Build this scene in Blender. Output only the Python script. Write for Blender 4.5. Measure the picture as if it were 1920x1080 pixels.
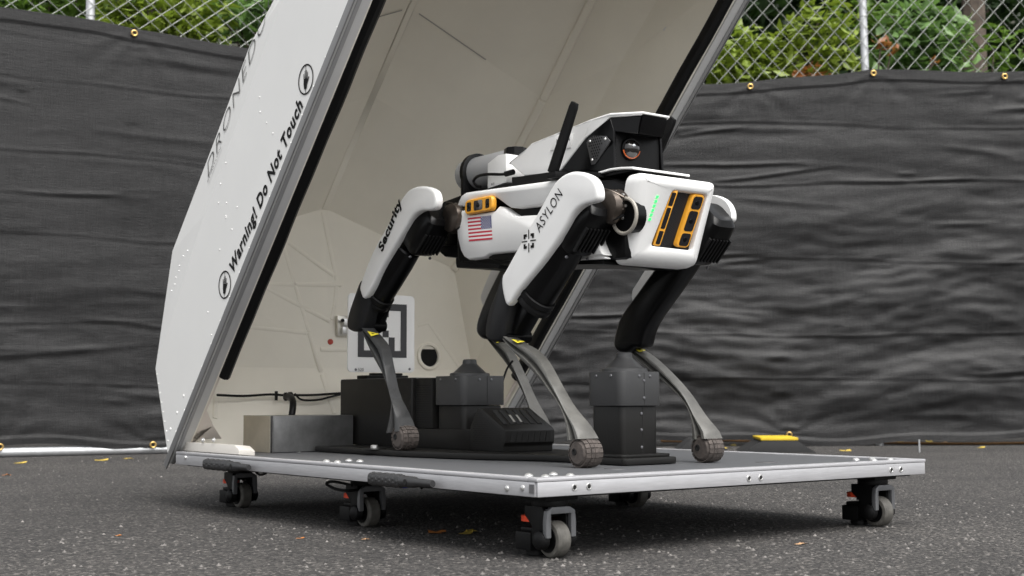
import bpy, bmesh, math, random
from mathutils import Vector, Matrix, noise
random.seed(7)
R = math.radians
for o in list(bpy.data.objects): bpy.data.objects.remove(o)
scene = bpy.context.scene
C = scene.collection

# ------------------------------------------------------------------ camera
CAM = Vector((-1.2925, -1.6352, 0.2579)); YAW, PITCH, ROLL, FPX = R(37.2735), R(4.7844), R(-0.1907), 2473.39
_f = Vector((math.sin(YAW)*math.cos(PITCH), math.cos(YAW)*math.cos(PITCH), math.sin(PITCH)))
_r0 = Vector((math.cos(YAW), -math.sin(YAW), 0)); _u0 = _r0.cross(_f)
_r = _r0*math.cos(ROLL)+_u0*math.sin(ROLL); _u = _u0*math.cos(ROLL)-_r0*math.sin(ROLL)
cam = bpy.data.cameras.new('camera'); camo = bpy.data.objects.new('camera', cam); C.objects.link(camo)
camo.matrix_world = Matrix(((_r.x, _u.x, -_f.x, CAM.x), (_r.y, _u.y, -_f.y, CAM.y), (_r.z, _u.z, -_f.z, CAM.z), (0, 0, 0, 1)))
cam.sensor_width = 36; cam.lens = FPX/1920*36; cam.clip_start = .05; cam.clip_end = 500
cam.dof.use_dof = True; cam.dof.focus_distance = 2.6; cam.dof.aperture_fstop = 9.0
scene.camera = camo

# ------------------------------------------------------------------ light
SUN_EL, SUN_AZ = R(60), R(190)      # azimuth from +Y towards +X
world = bpy.data.worlds.new('World'); scene.world = world; world.use_nodes = True
nt = world.node_tree; nt.nodes.clear()
sky = nt.nodes.new('ShaderNodeTexSky'); sky.sky_type = 'NISHITA'; sky.sun_disc = False
sky.sun_elevation = SUN_EL; sky.sun_rotation = SUN_AZ; sky.air_density = 1.0; sky.dust_density = 4.0; sky.ozone_density = 1.0
hsv = nt.nodes.new('ShaderNodeHueSaturation'); hsv.inputs['Saturation'].default_value = .12   # overcast: grey sky
bg = nt.nodes.new('ShaderNodeBackground'); bg.inputs['Strength'].default_value = .115
wo = nt.nodes.new('ShaderNodeOutputWorld')
nt.links.new(sky.outputs[0], hsv.inputs['Color']); nt.links.new(hsv.outputs[0], bg.inputs['Color']); nt.links.new(bg.outputs[0], wo.inputs[0])
sun = bpy.data.lights.new('sun', 'SUN'); sun.energy = 1.5; sun.angle = R(50); sun.color = (1, .965, .92)
suno = bpy.data.objects.new('sun', sun); C.objects.link(suno)
sd = Vector((math.sin(SUN_AZ)*math.cos(SUN_EL), math.cos(SUN_AZ)*math.cos(SUN_EL), math.sin(SUN_EL)))
suno.rotation_euler = sd.to_track_quat('Z', 'Y').to_euler(); suno.location = (0, 0, 8)
vs = scene.view_settings; vs.view_transform = 'Standard'; vs.look = 'None'; vs.gamma = 1; vs.exposure = 1.3; vs.use_curve_mapping = False

# ------------------------------------------------------------------ pixels to places
def ray(x, y): return _f+_r*((x-960)/FPX)-_u*((y-540)/FPX)
def UX(x, y, v): d = ray(x, y); return CAM+d*((v-CAM.x)/d.x)
def UY(x, y, v): d = ray(x, y); return CAM+d*((v-CAM.y)/d.y)
def UZ(x, y, v): d = ray(x, y); return CAM+d*((v-CAM.z)/d.z)
def UP(x, y, p0, n): d = ray(x, y); return CAM+d*((Vector(p0)-CAM).dot(Vector(n))/d.dot(Vector(n)))
def zA(x, y): return 820+x/3.085, 170+y/3.085
def z2(x, y): return 620+x/3.6, 320+y/3.6
def z3(x, y): return 620+x/2.842, 520+y/2.842
def z4(x, y): return 1000+x/2.348, 440+y/2.348
def z7(x, y): return 840+x/6.353, 250+y/6.353
def z8(x, y): return 1080+x/3.376, 180+y/3.376

# ------------------------------------------------------------------ materials
MATS = {}
def mat(name, col, rough=.5, metal=0, var=.0, vscale=8, bump=0, bscale=60, col2=None, spec=.5, coat=0, stretch=None, emit=None, trans=0, rvar=0):
    if name in MATS: return MATS[name]
    m = bpy.data.materials.new(name); m.use_nodes = True; t = m.node_tree; b = t.nodes['Principled BSDF']
    b.inputs['Base Color'].default_value = (*col, 1); b.inputs['Roughness'].default_value = rough; b.inputs['Metallic'].default_value = metal
    b.inputs['Specular IOR Level'].default_value = spec; b.inputs['Coat Weight'].default_value = coat; b.inputs['Transmission Weight'].default_value = trans
    if emit: b.inputs['Emission Color'].default_value = (*emit[0], 1); b.inputs['Emission Strength'].default_value = emit[1]
    tc = t.nodes.new('ShaderNodeTexCoord'); mp = t.nodes.new('ShaderNodeMapping'); t.links.new(tc.outputs['Object'], mp.inputs[0])
    if stretch: mp.inputs['Scale'].default_value = stretch
    if var or col2:
        n = t.nodes.new('ShaderNodeTexNoise'); n.inputs['Scale'].default_value = vscale; n.inputs['Detail'].default_value = 6; n.inputs['Roughness'].default_value = .62
        t.links.new(mp.outputs[0], n.inputs['Vector'])
        cr = t.nodes.new('ShaderNodeValToRGB'); cr.color_ramp.elements[0].position = .3; cr.color_ramp.elements[1].position = .72
        c2 = col2 or tuple(c*(1-var) for c in col)
        cr.color_ramp.elements[0].color = (*c2, 1); cr.color_ramp.elements[1].color = (*tuple(min(1, c*(1+var*.4)) for c in col), 1)
        t.links.new(n.outputs['Fac'], cr.inputs[0]); t.links.new(cr.outputs[0], b.inputs['Base Color'])
        if rvar:
            mr = t.nodes.new('ShaderNodeMapRange'); mr.inputs[3].default_value = max(.02, rough-rvar); mr.inputs[4].default_value = min(1, rough+rvar)
            t.links.new(n.outputs['Fac'], mr.inputs[0]); t.links.new(mr.outputs[0], b.inputs['Roughness'])
    if bump:
        n2 = t.nodes.new('ShaderNodeTexNoise'); n2.inputs['Scale'].default_value = bscale; n2.inputs['Detail'].default_value = 5
        t.links.new(mp.outputs[0], n2.inputs['Vector'])
        bp = t.nodes.new('ShaderNodeBump'); bp.inputs['Strength'].default_value = bump; bp.inputs['Distance'].default_value = .004
        t.links.new(n2.outputs['Fac'], bp.inputs['Height']); t.links.new(bp.outputs[0], b.inputs['Normal'])
    MATS[name] = m; return m

WHITE = mat('white_plastic', (.76, .76, .75), .36, var=.06, vscale=7, bump=.03, bscale=300)
SHELLW = mat('white_painted_sheet', (.71, .71, .695), .42, var=.03, vscale=5, bump=.04, bscale=9)
LINER = mat('cream_liner', (.88, .84, .745), .6, var=.07, vscale=3, bump=.06, bscale=40)
GUSSET = mat('beige_plate', (.74, .67, .60), .55, var=.04, vscale=6)
BLACK = mat('black_plastic', (.0035, .0035, .0038), .28, spec=.17, var=.3, vscale=30, bump=.05, bscale=200)
BLACKM = mat('matt_black_plastic', (.005, .005, .0053), .48, spec=.2, var=.25, vscale=25, bump=.08, bscale=300)
RUBBER = mat('black_rubber', (.005, .005, .0053), .42, spec=.2, bump=.1, bscale=80)
GUARD = mat('charcoal_guard', (.011, .0113, .0123), .48, spec=.25, var=.2, vscale=20, bump=.05, bscale=250)
DOCKB = mat('dock_black', (.0085, .0082, .0078), .40, spec=.24, var=.15, vscale=12, bump=.05, bscale=500, rvar=.08)
DOCKG = mat('dock_cap_charcoal', (.034, .0345, .0355), .40, spec=.4, var=.12, vscale=15, bump=.05, bscale=400)
HOLEM = mat('dark_hole', (.003, .003, .003), .9)
ALU = mat('aluminium', (.47, .47, .485), .42, metal=.45, var=.12, vscale=10, bump=.05, bscale=60, stretch=(2, 2, 30), rvar=.08)
DECK = mat('deck_sheet', (.10, .103, .11), .47, metal=.25, var=.14, vscale=30, bump=.08, bscale=160, rvar=.08)
BOLT = mat('bright_bolt', (.62, .62, .61), .3, metal=.75)
STEEL = mat('steel_sheet', (.27, .272, .272), .36, metal=.85, var=.4, vscale=13, bump=.04, bscale=30, rvar=.1)  # strong tone noise paints the box's blotchy reflections into the colour
GALV = mat('galvanised_steel', (.52, .53, .54), .42, metal=.6, var=.12, vscale=20)
WIRE = mat('chain_link_wire', (.34, .355, .33), .45, metal=.35)
BRASS = mat('brass', (.55, .37, .13), .35, metal=.9)
AMBER = mat('amber_frame', (.78, .36, .03), .42, var=.05, vscale=40)
GLASSB = mat('dark_glass', (.006, .006, .008), .08, coat=.6)
BRONZE = mat('bare_actuator_metal', (.13, .11, .095), .33, metal=.9, var=.35, vscale=35)
RINGM = mat('pale_ring', (.30, .28, .245), .45)
TAILG = mat('grey_cylinder', (.36, .365, .375), .45)
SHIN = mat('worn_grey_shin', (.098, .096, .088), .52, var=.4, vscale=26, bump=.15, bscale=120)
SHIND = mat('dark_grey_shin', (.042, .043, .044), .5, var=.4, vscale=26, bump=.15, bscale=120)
TREAD = mat('dusty_foot_rubber', (.075, .062, .055), .8, var=.5, vscale=70, bump=.3, bscale=150)
DSCREW = mat('dark_screw', (.18, .18, .19), .35, metal=.8)
YEL = mat('yellow_sticker', (.80, .68, .05), .45)
INK = mat('black_ink', (.008, .008, .008), .6, spec=.1)
RED = mat('red_ink', (.50, .025, .05), .5); BLUE = mat('blue_ink', (.055, .06, .20), .5); PAPER = mat('white_ink', (.78, .77, .76), .5)
ORANGE = mat('orange_red_dial', (.75, .06, .012), .4)
LED = mat('green_led', (.05, .6, .12), .4, emit=((.05, 1, .16), .55))
TYREG = mat('caster_tread', (.10, .095, .085), .65, var=.4, vscale=60, bump=.2, bscale=150)
FORKG = mat('caster_fork_grey', (.15, .153, .16), .42, metal=.3, var=.1, vscale=30)
BOARD = mat('board_white', (.78, .78, .77), .45); TAGB = mat('board_black', (.04, .04, .044), .55)
LENSOR = mat('orange_glass_reflection', (.42, .09, .02), .25, coat=.5)
PERF = mat('black_mesh', (.01, .01, .01), .6)
YLID = mat('yellow_lid', (.62, .43, .02), .5, var=.15, vscale=20)
CORD = mat('brown_orange_cord', (.32, .16, .05), .6)
BLUEW = mat('blue_wire', (.03, .05, .45), .4)

# ------------------------------------------------------------------ object helpers
WO = {}
def link(name, me, m=None, parent=None, sub=None):
    me.update()
    vs_ = [v.co for v in me.vertices]
    if vs_:
        lo = Vector((min(v.x for v in vs_), min(v.y for v in vs_), min(v.z for v in vs_))); hi = Vector((max(v.x for v in vs_), max(v.y for v in vs_), max(v.z for v in vs_)))
        c = (lo+hi)/2
        if parent is None: c.z = lo.z
    else: c = Vector()
    me.transform(Matrix.Translation(-c))
    o = bpy.data.objects.new(name, me); C.objects.link(o)
    if m and not me.materials: me.materials.append(m)
    base = Vector()
    if parent is not None: o.parent = parent; base = WO[parent.name]
    o.location = c-base; WO[o.name] = c.copy()
    return o
def thing(name, loc, label, cat, group=None):
    o = bpy.data.objects.new(name, None); C.objects.link(o); o.location = loc; o.empty_display_size = .1; WO[o.name] = Vector(loc)
    return tag(o, label, cat, group)
def tag(o, label, cat, group=None, kind=None):
    if label: o['label'] = label
    if cat: o['category'] = cat
    if group: o['group'] = group
    if kind: o['kind'] = kind
    return o
def done(bm, name, m, parent=None, bev=0, seg=2, ang=32, smooth=True, bang=30):
    bmesh.ops.remove_doubles(bm, verts=bm.verts, dist=1e-6)
    bmesh.ops.recalc_face_normals(bm, faces=bm.faces)
    if bev:
        es = [e for e in bm.edges if len(e.link_faces) == 2 and e.calc_face_angle(0) > R(bang)]
        try: bmesh.ops.bevel(bm, geom=es, offset=bev, segments=seg, affect='EDGES', profile=.6, clamp_overlap=True)
        except Exception: pass
    me = bpy.data.meshes.new(name); bm.to_mesh(me); bm.free()
    if smooth:
        for p in me.polygons: p.use_smooth = True
        me.set_sharp_from_angle(angle=R(ang))
    return link(name, me, m, parent)
def NB(): return bmesh.new()
def box(bm, lo, hi):
    v = [bm.verts.new((x, y, z)) for x in (lo[0], hi[0]) for y in (lo[1], hi[1]) for z in (lo[2], hi[2])]
    for a in ((0, 1, 3, 2), (4, 6, 7, 5), (0, 4, 5, 1), (2, 3, 7, 6), (0, 2, 6, 4), (1, 5, 7, 3)): bm.faces.new([v[i] for i in a])
def obox(bm, c, ax, ay, az):      # oriented box from centre and half vectors
    c, ax, ay, az = Vector(c), Vector(ax), Vector(ay), Vector(az)
    v = [bm.verts.new(c+ax*i+ay*j+az*k) for i in (-1, 1) for j in (-1, 1) for k in (-1, 1)]
    for a in ((0, 1, 3, 2), (4, 6, 7, 5), (0, 4, 5, 1), (2, 3, 7, 6), (0, 2, 6, 4), (1, 5, 7, 3)): bm.faces.new([v[i] for i in a])
def prism(bm, A, B):              # two matching loops joined and capped
    a = [bm.verts.new(p) for p in A]; b = [bm.verts.new(p) for p in B]; n = len(a)
    bm.faces.new(a); bm.faces.new(b[::-1])
    for i in range(n): j = (i+1) % n; bm.faces.new((a[j], a[i], b[i], b[j]))
def loft(bm, loops, caps=True, closed=True):
    L = [[bm.verts.new(p) for p in l] for l in loops]; n = len(L[0])
    for a, b in zip(L, L[1:]):
        for i in range(n if closed else n-1): j = (i+1) % n; bm.faces.new((a[i], a[j], b[j], b[i]))
    if caps: bm.faces.new(L[0][::-1]); bm.faces.new(L[-1])
def basis(d):
    d = Vector(d).normalized(); a = Vector((0, 0, 1)) if abs(d.z) < .9 else Vector((1, 0, 0))
    x = a.cross(d).normalized(); return x, d.cross(x)
def cyl(bm, p, q, r, n=16, r2=None):
    p, q = Vector(p), Vector(q); x, y = basis(q-p); r2 = r if r2 is None else r2
    loft(bm, [[p+(x*math.cos(t)+y*math.sin(t))*r for t in [2*math.pi*i/n for i in range(n)]], [q+(x*math.cos(t)+y*math.sin(t))*r2 for t in [2*math.pi*i/n for i in range(n)]]])
def lathe(bm, p, axis, prof, n=20):   # prof: (distance along, radius)
    p = Vector(p); d = Vector(axis).normalized(); x, y = basis(d)
    loft(bm, [[p+d*h+(x*math.cos(t)+y*math.sin(t))*max(r, 1e-4) for t in [2*math.pi*i/n for i in range(n)]] for h, r in prof])
def catmull(P, k=6):
    P = [Vector(p) for p in P]; Q = [P[0]*2-P[1]]+P+[P[-1]*2-P[-2]]; out = []
    for i in range(1, len(Q)-2):
        for j in range(k):
            t = j/k; a, b, c, d = Q[i-1:i+3]
            out.append(.5*((2*b)+(c-a)*t+(2*a-5*b+4*c-d)*t*t+(3*b-a-3*c+d)*t**3))
    return out+[P[-1]]
def resample(P, n):
    L = [0]
    for a, b in zip(P, P[1:]): L.append(L[-1]+(b-a).length)
    out = []
    for i in range(n):
        t = L[-1]*i/(n-1); k = 0
        while k < len(P)-2 and L[k+1] < t: k += 1
        out.append(P[k].lerp(P[k+1], (t-L[k])/max(1e-9, L[k+1]-L[k])))
    return out
def tube(bm, P, r, n=8, k=6):
    P = catmull(P, k) if k else [Vector(p) for p in P]
    prev = None; loops = []
    for i, p in enumerate(P):
        d = (P[min(i+1, len(P)-1)]-P[max(i-1, 0)]).normalized()
        if prev is None: x, y = basis(d)
        else: x = (prev-d*prev.dot(d)).normalized(); y = d.cross(x)
        prev = x; loops.append([p+(x*math.cos(t)+y*math.sin(t))*r for t in [2*math.pi*j/n for j in range(n)]])
    loft(bm, loops)
def inset2(P, d):                 # inset of a 2-D loop (list of (a,b)) by d towards the inside
    n = len(P); A = sum(P[i][0]*P[(i+1) % n][1]-P[(i+1) % n][0]*P[i][1] for i in range(n)); s = 1 if A > 0 else -1; out = []
    for i in range(n):
        p0, p1, p2 = Vector(P[i-1]), Vector(P[i]), Vector(P[(i+1) % n])
        e = ((p1-p0).normalized()+(p2-p1).normalized()).normalized(); out.append(p1+Vector((-e.y, e.x))*s*d)
    return out
def smooth_loop(P, k=3):
    n = len(P); out = []
    for i in range(n):
        a, b, c, d = [Vector(P[(i+j-1) % n]) for j in range(4)]
        for j in range(k):
            t = j/k; out.append(.5*((2*b)+(c-a)*t+(2*a-5*b+4*c-d)*t*t+(3*b-a-3*c+d)*t**3))
    return out
def rrect(w, h, r, k=4):
    out = []
    for cx, cy, a in ((w/2-r, h/2-r, 0), (-w/2+r, h/2-r, 90), (-w/2+r, -h/2+r, 180), (w/2-r, -h/2+r, 270)):
        for i in range(k+1): t = R(a+90*i/k); out.append((cx+r*math.cos(t), cy+r*math.sin(t)))
    return out
def torus(bm, c, axis, Rr, r, n=28, k=8, a0=0, a1=360):
    c = Vector(c); x, y = basis(axis); d = Vector(axis).normalized(); full = (a1-a0) >= 360; m = n if full else n+1
    L = []
    for i in range(m):
        t = R(a0+(a1-a0)*i/n); q = x*math.cos(t)+y*math.sin(t)
        L.append([bm.verts.new(c+q*(Rr+r*math.cos(s))+d*r*math.sin(s)) for s in [2*math.pi*j/k for j in range(k)]])
    for i in range(m if full else m-1):
        a, b = L[i], L[(i+1) % m]
        for j in range(k): bm.faces.new((a[j], a[(j+1) % k], b[(j+1) % k], b[j]))
def decal(name, polys, o, ex, ey, parent, m, off=.0012, nrm=None):
    """flat print: 2-D polygons (already in metres) laid on the plane o + a*ex + b*ey, a hair above it"""
    o, ex, ey = Vector(o), Vector(ex).normalized(), Vector(ey).normalized(); n = Vector(nrm).normalized() if nrm else ex.cross(ey).normalized()
    bm = NB()
    for P in polys: bm.faces.new([bm.verts.new(o+ex*a+ey*b+n*off) for a, b in P])
    me = bpy.data.meshes.new(name); bm.to_mesh(me); bm.free()
    return link(name, me, m, parent)
def text(name, s, o, ex, ey, width, height, parent, m, nrm, bold=0.0, shear=0.0, off=.0012, space=1.0):
    cu = bpy.data.curves.new(name, 'FONT'); cu.body = s; cu.offset = bold; cu.shear = shear; cu.space_character = space; cu.resolution_u = 3; cu.fill_mode = 'FRONT'
    to = bpy.data.objects.new('tmp', cu); C.objects.link(to); dg = bpy.context.evaluated_depsgraph_get()
    me = bpy.data.meshes.new_from_object(to.evaluated_get(dg)); bpy.data.objects.remove(to); bpy.data.curves.remove(cu)
    xs = [v.co.x for v in me.vertices]; ys = [v.co.y for v in me.vertices]
    x0, x1, y0, y1 = min(xs), max(xs), min(ys), max(ys)
    o, ex, ey, n = Vector(o), Vector(ex).normalized(), Vector(ey).normalized(), Vector(nrm).normalized()
    for v in me.vertices:
        v.co = o+ex*((v.co.x-x0)/(x1-x0)*width)+ey*((v.co.y-y0)/(y1-y0)*height)+n*off
    me.materials.clear()
    return link(name, me, m, parent)

# ------------------------------------------------------------------ ground
def asphalt():
    m = bpy.data.materials.new('asphalt'); m.use_nodes = True; t = m.node_tree; b = t.nodes['Principled BSDF']; N = t.nodes.new; Lk = t.links.new
    tc = N('ShaderNodeTexCoord')
    v = N('ShaderNodeTexVoronoi'); v.inputs['Scale'].default_value = 185; Lk(tc.outputs['Object'], v.inputs['Vector'])
    v2 = N('ShaderNodeTexVoronoi'); v2.inputs['Scale'].default_value = 130; v2.feature = 'F1'; Lk(tc.outputs['Object'], v2.inputs['Vector'])
    n = N('ShaderNodeTexNoise'); n.inputs['Scale'].default_value = 1.6; n.inputs['Detail'].default_value = 7; Lk(tc.outputs['Object'], n.inputs['Vector'])
    n2 = N('ShaderNodeTexNoise'); n2.inputs['Scale'].default_value = 240; n2.inputs['Detail'].default_value = 4; Lk(tc.outputs['Object'], n2.inputs['Vector'])
    hs = N('ShaderNodeSeparateColor'); Lk(v.outputs['Color'], hs.inputs[0])
    cr = N('ShaderNodeValToRGB'); e = cr.color_ramp.elements
    e[0].position = 0; e[0].color = (.018, .0178, .018, 1); e[1].position = 1; e[1].color = (.25, .238, .225, 1)
    for p, c in ((.38, (.044, .0425, .0415)), (.74, (.078, .0745, .0715)), (.93, (.125, .119, .113))): k = e.new(p); k.color = (*c, 1)
    Lk(hs.outputs[0], cr.inputs[0])
    mx = N('ShaderNodeMix'); mx.data_type = 'RGBA'; mx.blend_type = 'MULTIPLY'; mx.inputs['Factor'].default_value = 1
    c2 = N('ShaderNodeValToRGB'); c2.color_ramp.elements[0].position = .3; c2.color_ramp.elements[0].color = (.60, .585, .58, 1); c2.color_ramp.elements[1].position = .75; c2.color_ramp.elements[1].color = (1.08, 1.045, 1.01, 1)
    Lk(n.outputs['Fac'], c2.inputs[0]); Lk(cr.outputs[0], mx.inputs['A']); Lk(c2.outputs[0], mx.inputs['B']); Lk(mx.outputs['Result'], b.inputs['Base Color'])
    b.inputs['Roughness'].default_value = .82
    ad = N('ShaderNodeMath'); ad.operation = 'MULTIPLY_ADD'; ad.inputs[1].default_value = -1.2; Lk(v2.outputs['Distance'], ad.inputs[0]); Lk(n2.outputs['Fac'], ad.inputs[2])
    bp = N('ShaderNodeBump'); bp.inputs['Strength'].default_value = 1.0; bp.inputs['Distance'].default_value = .009; Lk(ad.outputs[0], bp.inputs['Height']); Lk(bp.outputs[0], b.inputs['Normal'])
    return m
bm = NB(); S = 60
vsx = [-S, -6, 0, 6, 14, S]; g = [[bm.verts.new((x, y, 0)) for x in vsx] for y in vsx]
for i in range(5):
    for j in range(5): bm.faces.new((g[i][j], g[i][j+1], g[i+1][j+1], g[i+1][j]))
tag(done(bm, 'ground', asphalt(), smooth=False), None, None, kind='structure')
# loose chips of stone near the cart
bm = NB(); rnd = random.Random(3)
for i in range(2600):
    x = rnd.uniform(-1.3, 2.6); y = rnd.uniform(-1.2, 4.2)
    if i < 1700: x = rnd.uniform(-1.0, 1.6); y = rnd.uniform(-1.0, .9)
    s = rnd.choice((.0016, .002, .0026, .0034, .0045)); a = rnd.uniform(0, 6.3); P = []
    for k in range(5): t = a+k*1.2566; P.append((x+math.cos(t)*s*rnd.uniform(.6, 1.2), y+math.sin(t)*s*rnd.uniform(.6, 1.2), 0))
    top = bm.verts.new((x, y, s*rnd.uniform(.6, 1.0))); lo = [bm.verts.new(p) for p in P]
    for k in range(5): bm.faces.new((lo[k], lo[(k+1) % 5], top))
CHIP = mat('stone_chip', (.17, .16, .15), .85, var=.8, vscale=9)
o = done(bm, 'loose_stone_chips', CHIP, smooth=False); tag(o, 'tiny loose stone chips scattered over the asphalt', 'gravel', kind='stuff')

# ------------------------------------------------------------------ wheeled platform
PW, PL, PT, PZ = .998, 1.398, .0279, .1311
plat = thing('wheeled_platform', (PW/2, PL/2, 0), 'low aluminium-edged grey deck on six black casters, carrying the robot and open shell', 'platform')
bm = NB(); box(bm, (.004, .004, PZ-.004), (PW-.004, PL-.004, PZ)); done(bm, 'deck', DECK, plat)
def rail(lo, hi): bm = NB(); box(bm, lo, hi); return done(bm, 'edge_rail', ALU, plat, bev=.0015)
rail((0, -.002, PZ-PT), (PW, .003, PZ-.0045)); rail((-.002, .0035, PZ-PT), (.0035, PL, PZ-.0045))
rail((PW-.003, .0035, PZ-PT), (PW+.002, PL, PZ-.0045)); rail((.004, PL-.004, PZ-PT), (PW-.004, PL+.001, PZ-.0045))
for lo, hi in (((-.0025, -.0025, PZ-.0042), (PW+.0025, .022, PZ+.0022)), ((-.0025, .0225, PZ-.0042), (.02, PL, PZ+.0022)), ((PW-.02, .0225, PZ-.0042), (PW+.0025, PL, PZ+.0022))):
    bm = NB(); box(bm, lo, hi); done(bm, 'edge_trim', ALU, plat, bev=.002)
bm = NB(); box(bm, (.02, .02, PZ-PT-.004), (PW-.02, PL-.02, PZ-.008)); done(bm, 'underside_frame', BLACKM, plat)
bm = NB(); box(bm, (-.0035, .004, PZ-PT+.006), (-.0018, .016, PZ-.008)); done(bm, 'open_rail_end', mat('tube_shadow_grey', (.16, .16, .165), .5, metal=.6), plat)
# holes in the front and side rails
def holeX(px_, py_):
    p = UY(px_, py_, -.002); bm = NB(); torus(bm, (p.x, -.0025, p.z), (0, 1, 0), .0046, .0011, 14, 6); h = done(bm, 'rivet_hole', BOLT, plat)
    bm = NB(); cyl(bm, (p.x, -.0028, p.z), (p.x, .0, p.z), .0042, 14); done(bm, 'bore', HOLEM, h)
for a in ((1077, 914), (1104, 912), (1404, 897), (1426, 895.5), (1671, 881), (1689, 880)): holeX(*a)
for a in ((951, 916), (980, 915), (348, 858)):
    p = UX(*a, -.002); bm = NB(); lathe(bm, (-.002, p.y, p.z), (-1, 0, 0), ((0, .005), (.002, .0045), (.003, .002)), 12); done(bm, 'rivet_head', BOLT, plat)
# carriage bolts above each caster
def bolts(cx, cy):
    for dx, dy in ((-.026, -.022), (.026, -.022), (-.026, .022), (.026, .022)):
        bm = NB(); lathe(bm, (cx+dx, cy+dy, PZ), (0, 0, 1), ((0, .0078), (.002, .0072), (.0042, .0042), (.005, .001)), 14); done(bm, 'carriage_bolt', BOLT, plat)
bolts(.075, .062); bolts(.915, .062); bolts(.068, .72); bolts(.075, 1.27)
for a in ((600, 847), (648, 846), (560, 848)):
    p = UZ(*a, PZ); bm = NB(); lathe(bm, (p.x, p.y, PZ), (0, 0, 1), ((0, .006), (.002, .0055), (.004, .002)), 12); done(bm, 'small_bolt', BOLT, plat)
for a in ((1155, 879), (1437, 867)):
    p = UZ(*a, PZ); bm = NB(); lathe(bm, (p.x, p.y, PZ), (0, 0, 1), ((0, .022), (.0008, .0215), (.0009, .001)), 20); done(bm, 'plug_cap', mat('grey_plug', (.06, .06, .063), .5), plat)
# casters
def caster(cx, cy, first=[None]):
    top = PZ-PT-.004; r = .030
    if first[0] is None:
        b = NB(); box(b, (-.034, -.032, top-.006), (.034, .034, top)); cyl(b, (0, 0, top-.016), (0, 0, top-.006), .03, 20)
        # two cheeks leaning back to the wheel
        CH = [(.034, top-.016), (-.012, top-.016), (-.02, top-.03), (-.0205, .046), (-.004, .022), (.008, .018), (.0155, .022), (.0155, .052), (.034, top-.032)]
        for sx in (-1, 1): prism(b, [(sx*.026, y, z) for y, z in CH], [(sx*.0178, y, z) for y, z in CH])
        box(b, (-.0175, -.004, top-.034), (.0175, .036, top-.0165))
        me0 = done(b, 'caster', BLACKM, plat, bev=.0015)
        subs = []
        b = NB()                                            # grey arch of the fork
        A = [(-.031, .034), (-.031, .060), (-.029, .077), (-.018, .083), (.018, .083), (.029, .077), (.031, .060), (.031, .034), (.021, .034), (.021, .072), (-.021, .072), (-.021, .034)]
        prism(b, [(x, -.030, z) for x, z in A], [(x, -.0205, z) for x, z in A]); subs.append(done(b, 'fork', FORKG, me0, bev=.001))
        for sx in (-1, 1):
            b = NB(); lathe(b, (sx*.022, -.012, r), (sx, 0, 0), ((0, .016), (.012, .015), (.016, .010), (.017, .002)), 18); subs.append(done(b, 'axle_boss', BLACKM, me0))
        b = NB(); lathe(b, (-.014, -.012, r), (1, 0, 0), ((0, .022), (.001, .027), (.004, .0295), (.014, .030), (.024, .0295), (.027, .027), (.028, .022)), 28); subs.append(done(b, 'wheel', TYREG, me0))
        b = NB(); lathe(b, (-.0165, -.012, r), (1, 0, 0), ((0, .012), (.0005, .021), (.0325, .021), (.033, .012)), 22); subs.append(done(b, 'hub', BLACK, me0))
        b = NB(); box(b, (-.027, .017, .010), (.027, .058, .040)); box(b, (-.020, .021, .0395), (.020, .053, .047)); subs.append(done(b, 'levelling_foot', BLACKM, me0, bev=.003))
        b = NB(); cyl(b, (0, .034, .002), (0, .034, .012), .019, 18); subs.append(done(b, 'foot_pad', RUBBER, me0)); b = NB(); cyl(b, (0, .034, .05), (0, .034, .075), .006, 10); subs.append(done(b, 'levelling_stem', RUBBER, me0))
        b = NB(); lathe(b, (-.006, .035, .0555), (0, 0, 1), ((0, .012), (.001, .0205), (.0105, .0205), (.0115, .012)), 12); subs.append(done(b, 'levelling_dial', ORANGE, me0, ang=20))
        b = NB(); cyl(b, (-.0285, -.008, .024), (-.0265, -.008, .024), .004, 10); subs.append(done(b, 'axle_bolt', BOLT, me0))
        first[0] = (me0, me0.location.copy(), subs)
        me0.location += Vector((cx, cy, 0)); return
    src, l0, subs = first[0]; c = src.copy(); C.objects.link(c); c.parent = plat; c.location = l0+Vector((cx, cy, 0))
    for s_ in subs: k = s_.copy(); C.objects.link(k); k.parent = c
caster(.075, .062); caster(.912, .062); caster(.108, .70); caster(.12, 1.30); caster(.86, .72); caster(.88, 1.30)
# two toggle handles clamped on the left rail
for y0, y1, y2 in ((.466, .362, .266), (1.187, 1.062, .972)):
    z = PZ-.019; b = NB()
    P = rrect(.020, .023, .008)
    loft(b, [[(-.018+a, y, z+c) for a, c in P] for y in (y0, y1)]); h = done(b, 'handle', mat('grip_rubber', (.022, .022, .023), .45), plat, bev=.001)
    b = NB()
    for i in range(9):
        for j in range(8):
            t = j*math.pi/4+(i % 2)*.39; y = y0+(y1-y0)*(i+.5)/9
            c = Vector((-.018+math.cos(t)*.0100, y, z+math.sin(t)*.0115)); lathe(b, c-Vector((math.cos(t), 0, math.sin(t)))*.002, (math.cos(t), 0, math.sin(t)), ((0, .0044), (.0022, .0036), (.0034, .0016)), 8)
    k = done(b, 'knurling', mat('grip_rubber', (.022, .022, .023), .45), h); k['kind'] = 'stuff'
    b = NB(); lathe(b, (-.018, y1, z), (0, y2-y1, 0), ((0, .0105), (abs(y2-y1)*.42, .0100), (abs(y2-y1)*.52, .0072), (abs(y2-y1)*.97, .0070), (abs(y2-y1), .006)), 16); done(b, 'handle_shaft', mat('grip_rubber', (.022, .022, .023), .45), h)
    b = NB(); cyl(b, (-.0288, y1+(y2-y1)*.25, z), (-.0275, y1+(y2-y1)*.25, z), .0055, 14); done(b, 'pin_hole', HOLEM, h)
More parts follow.
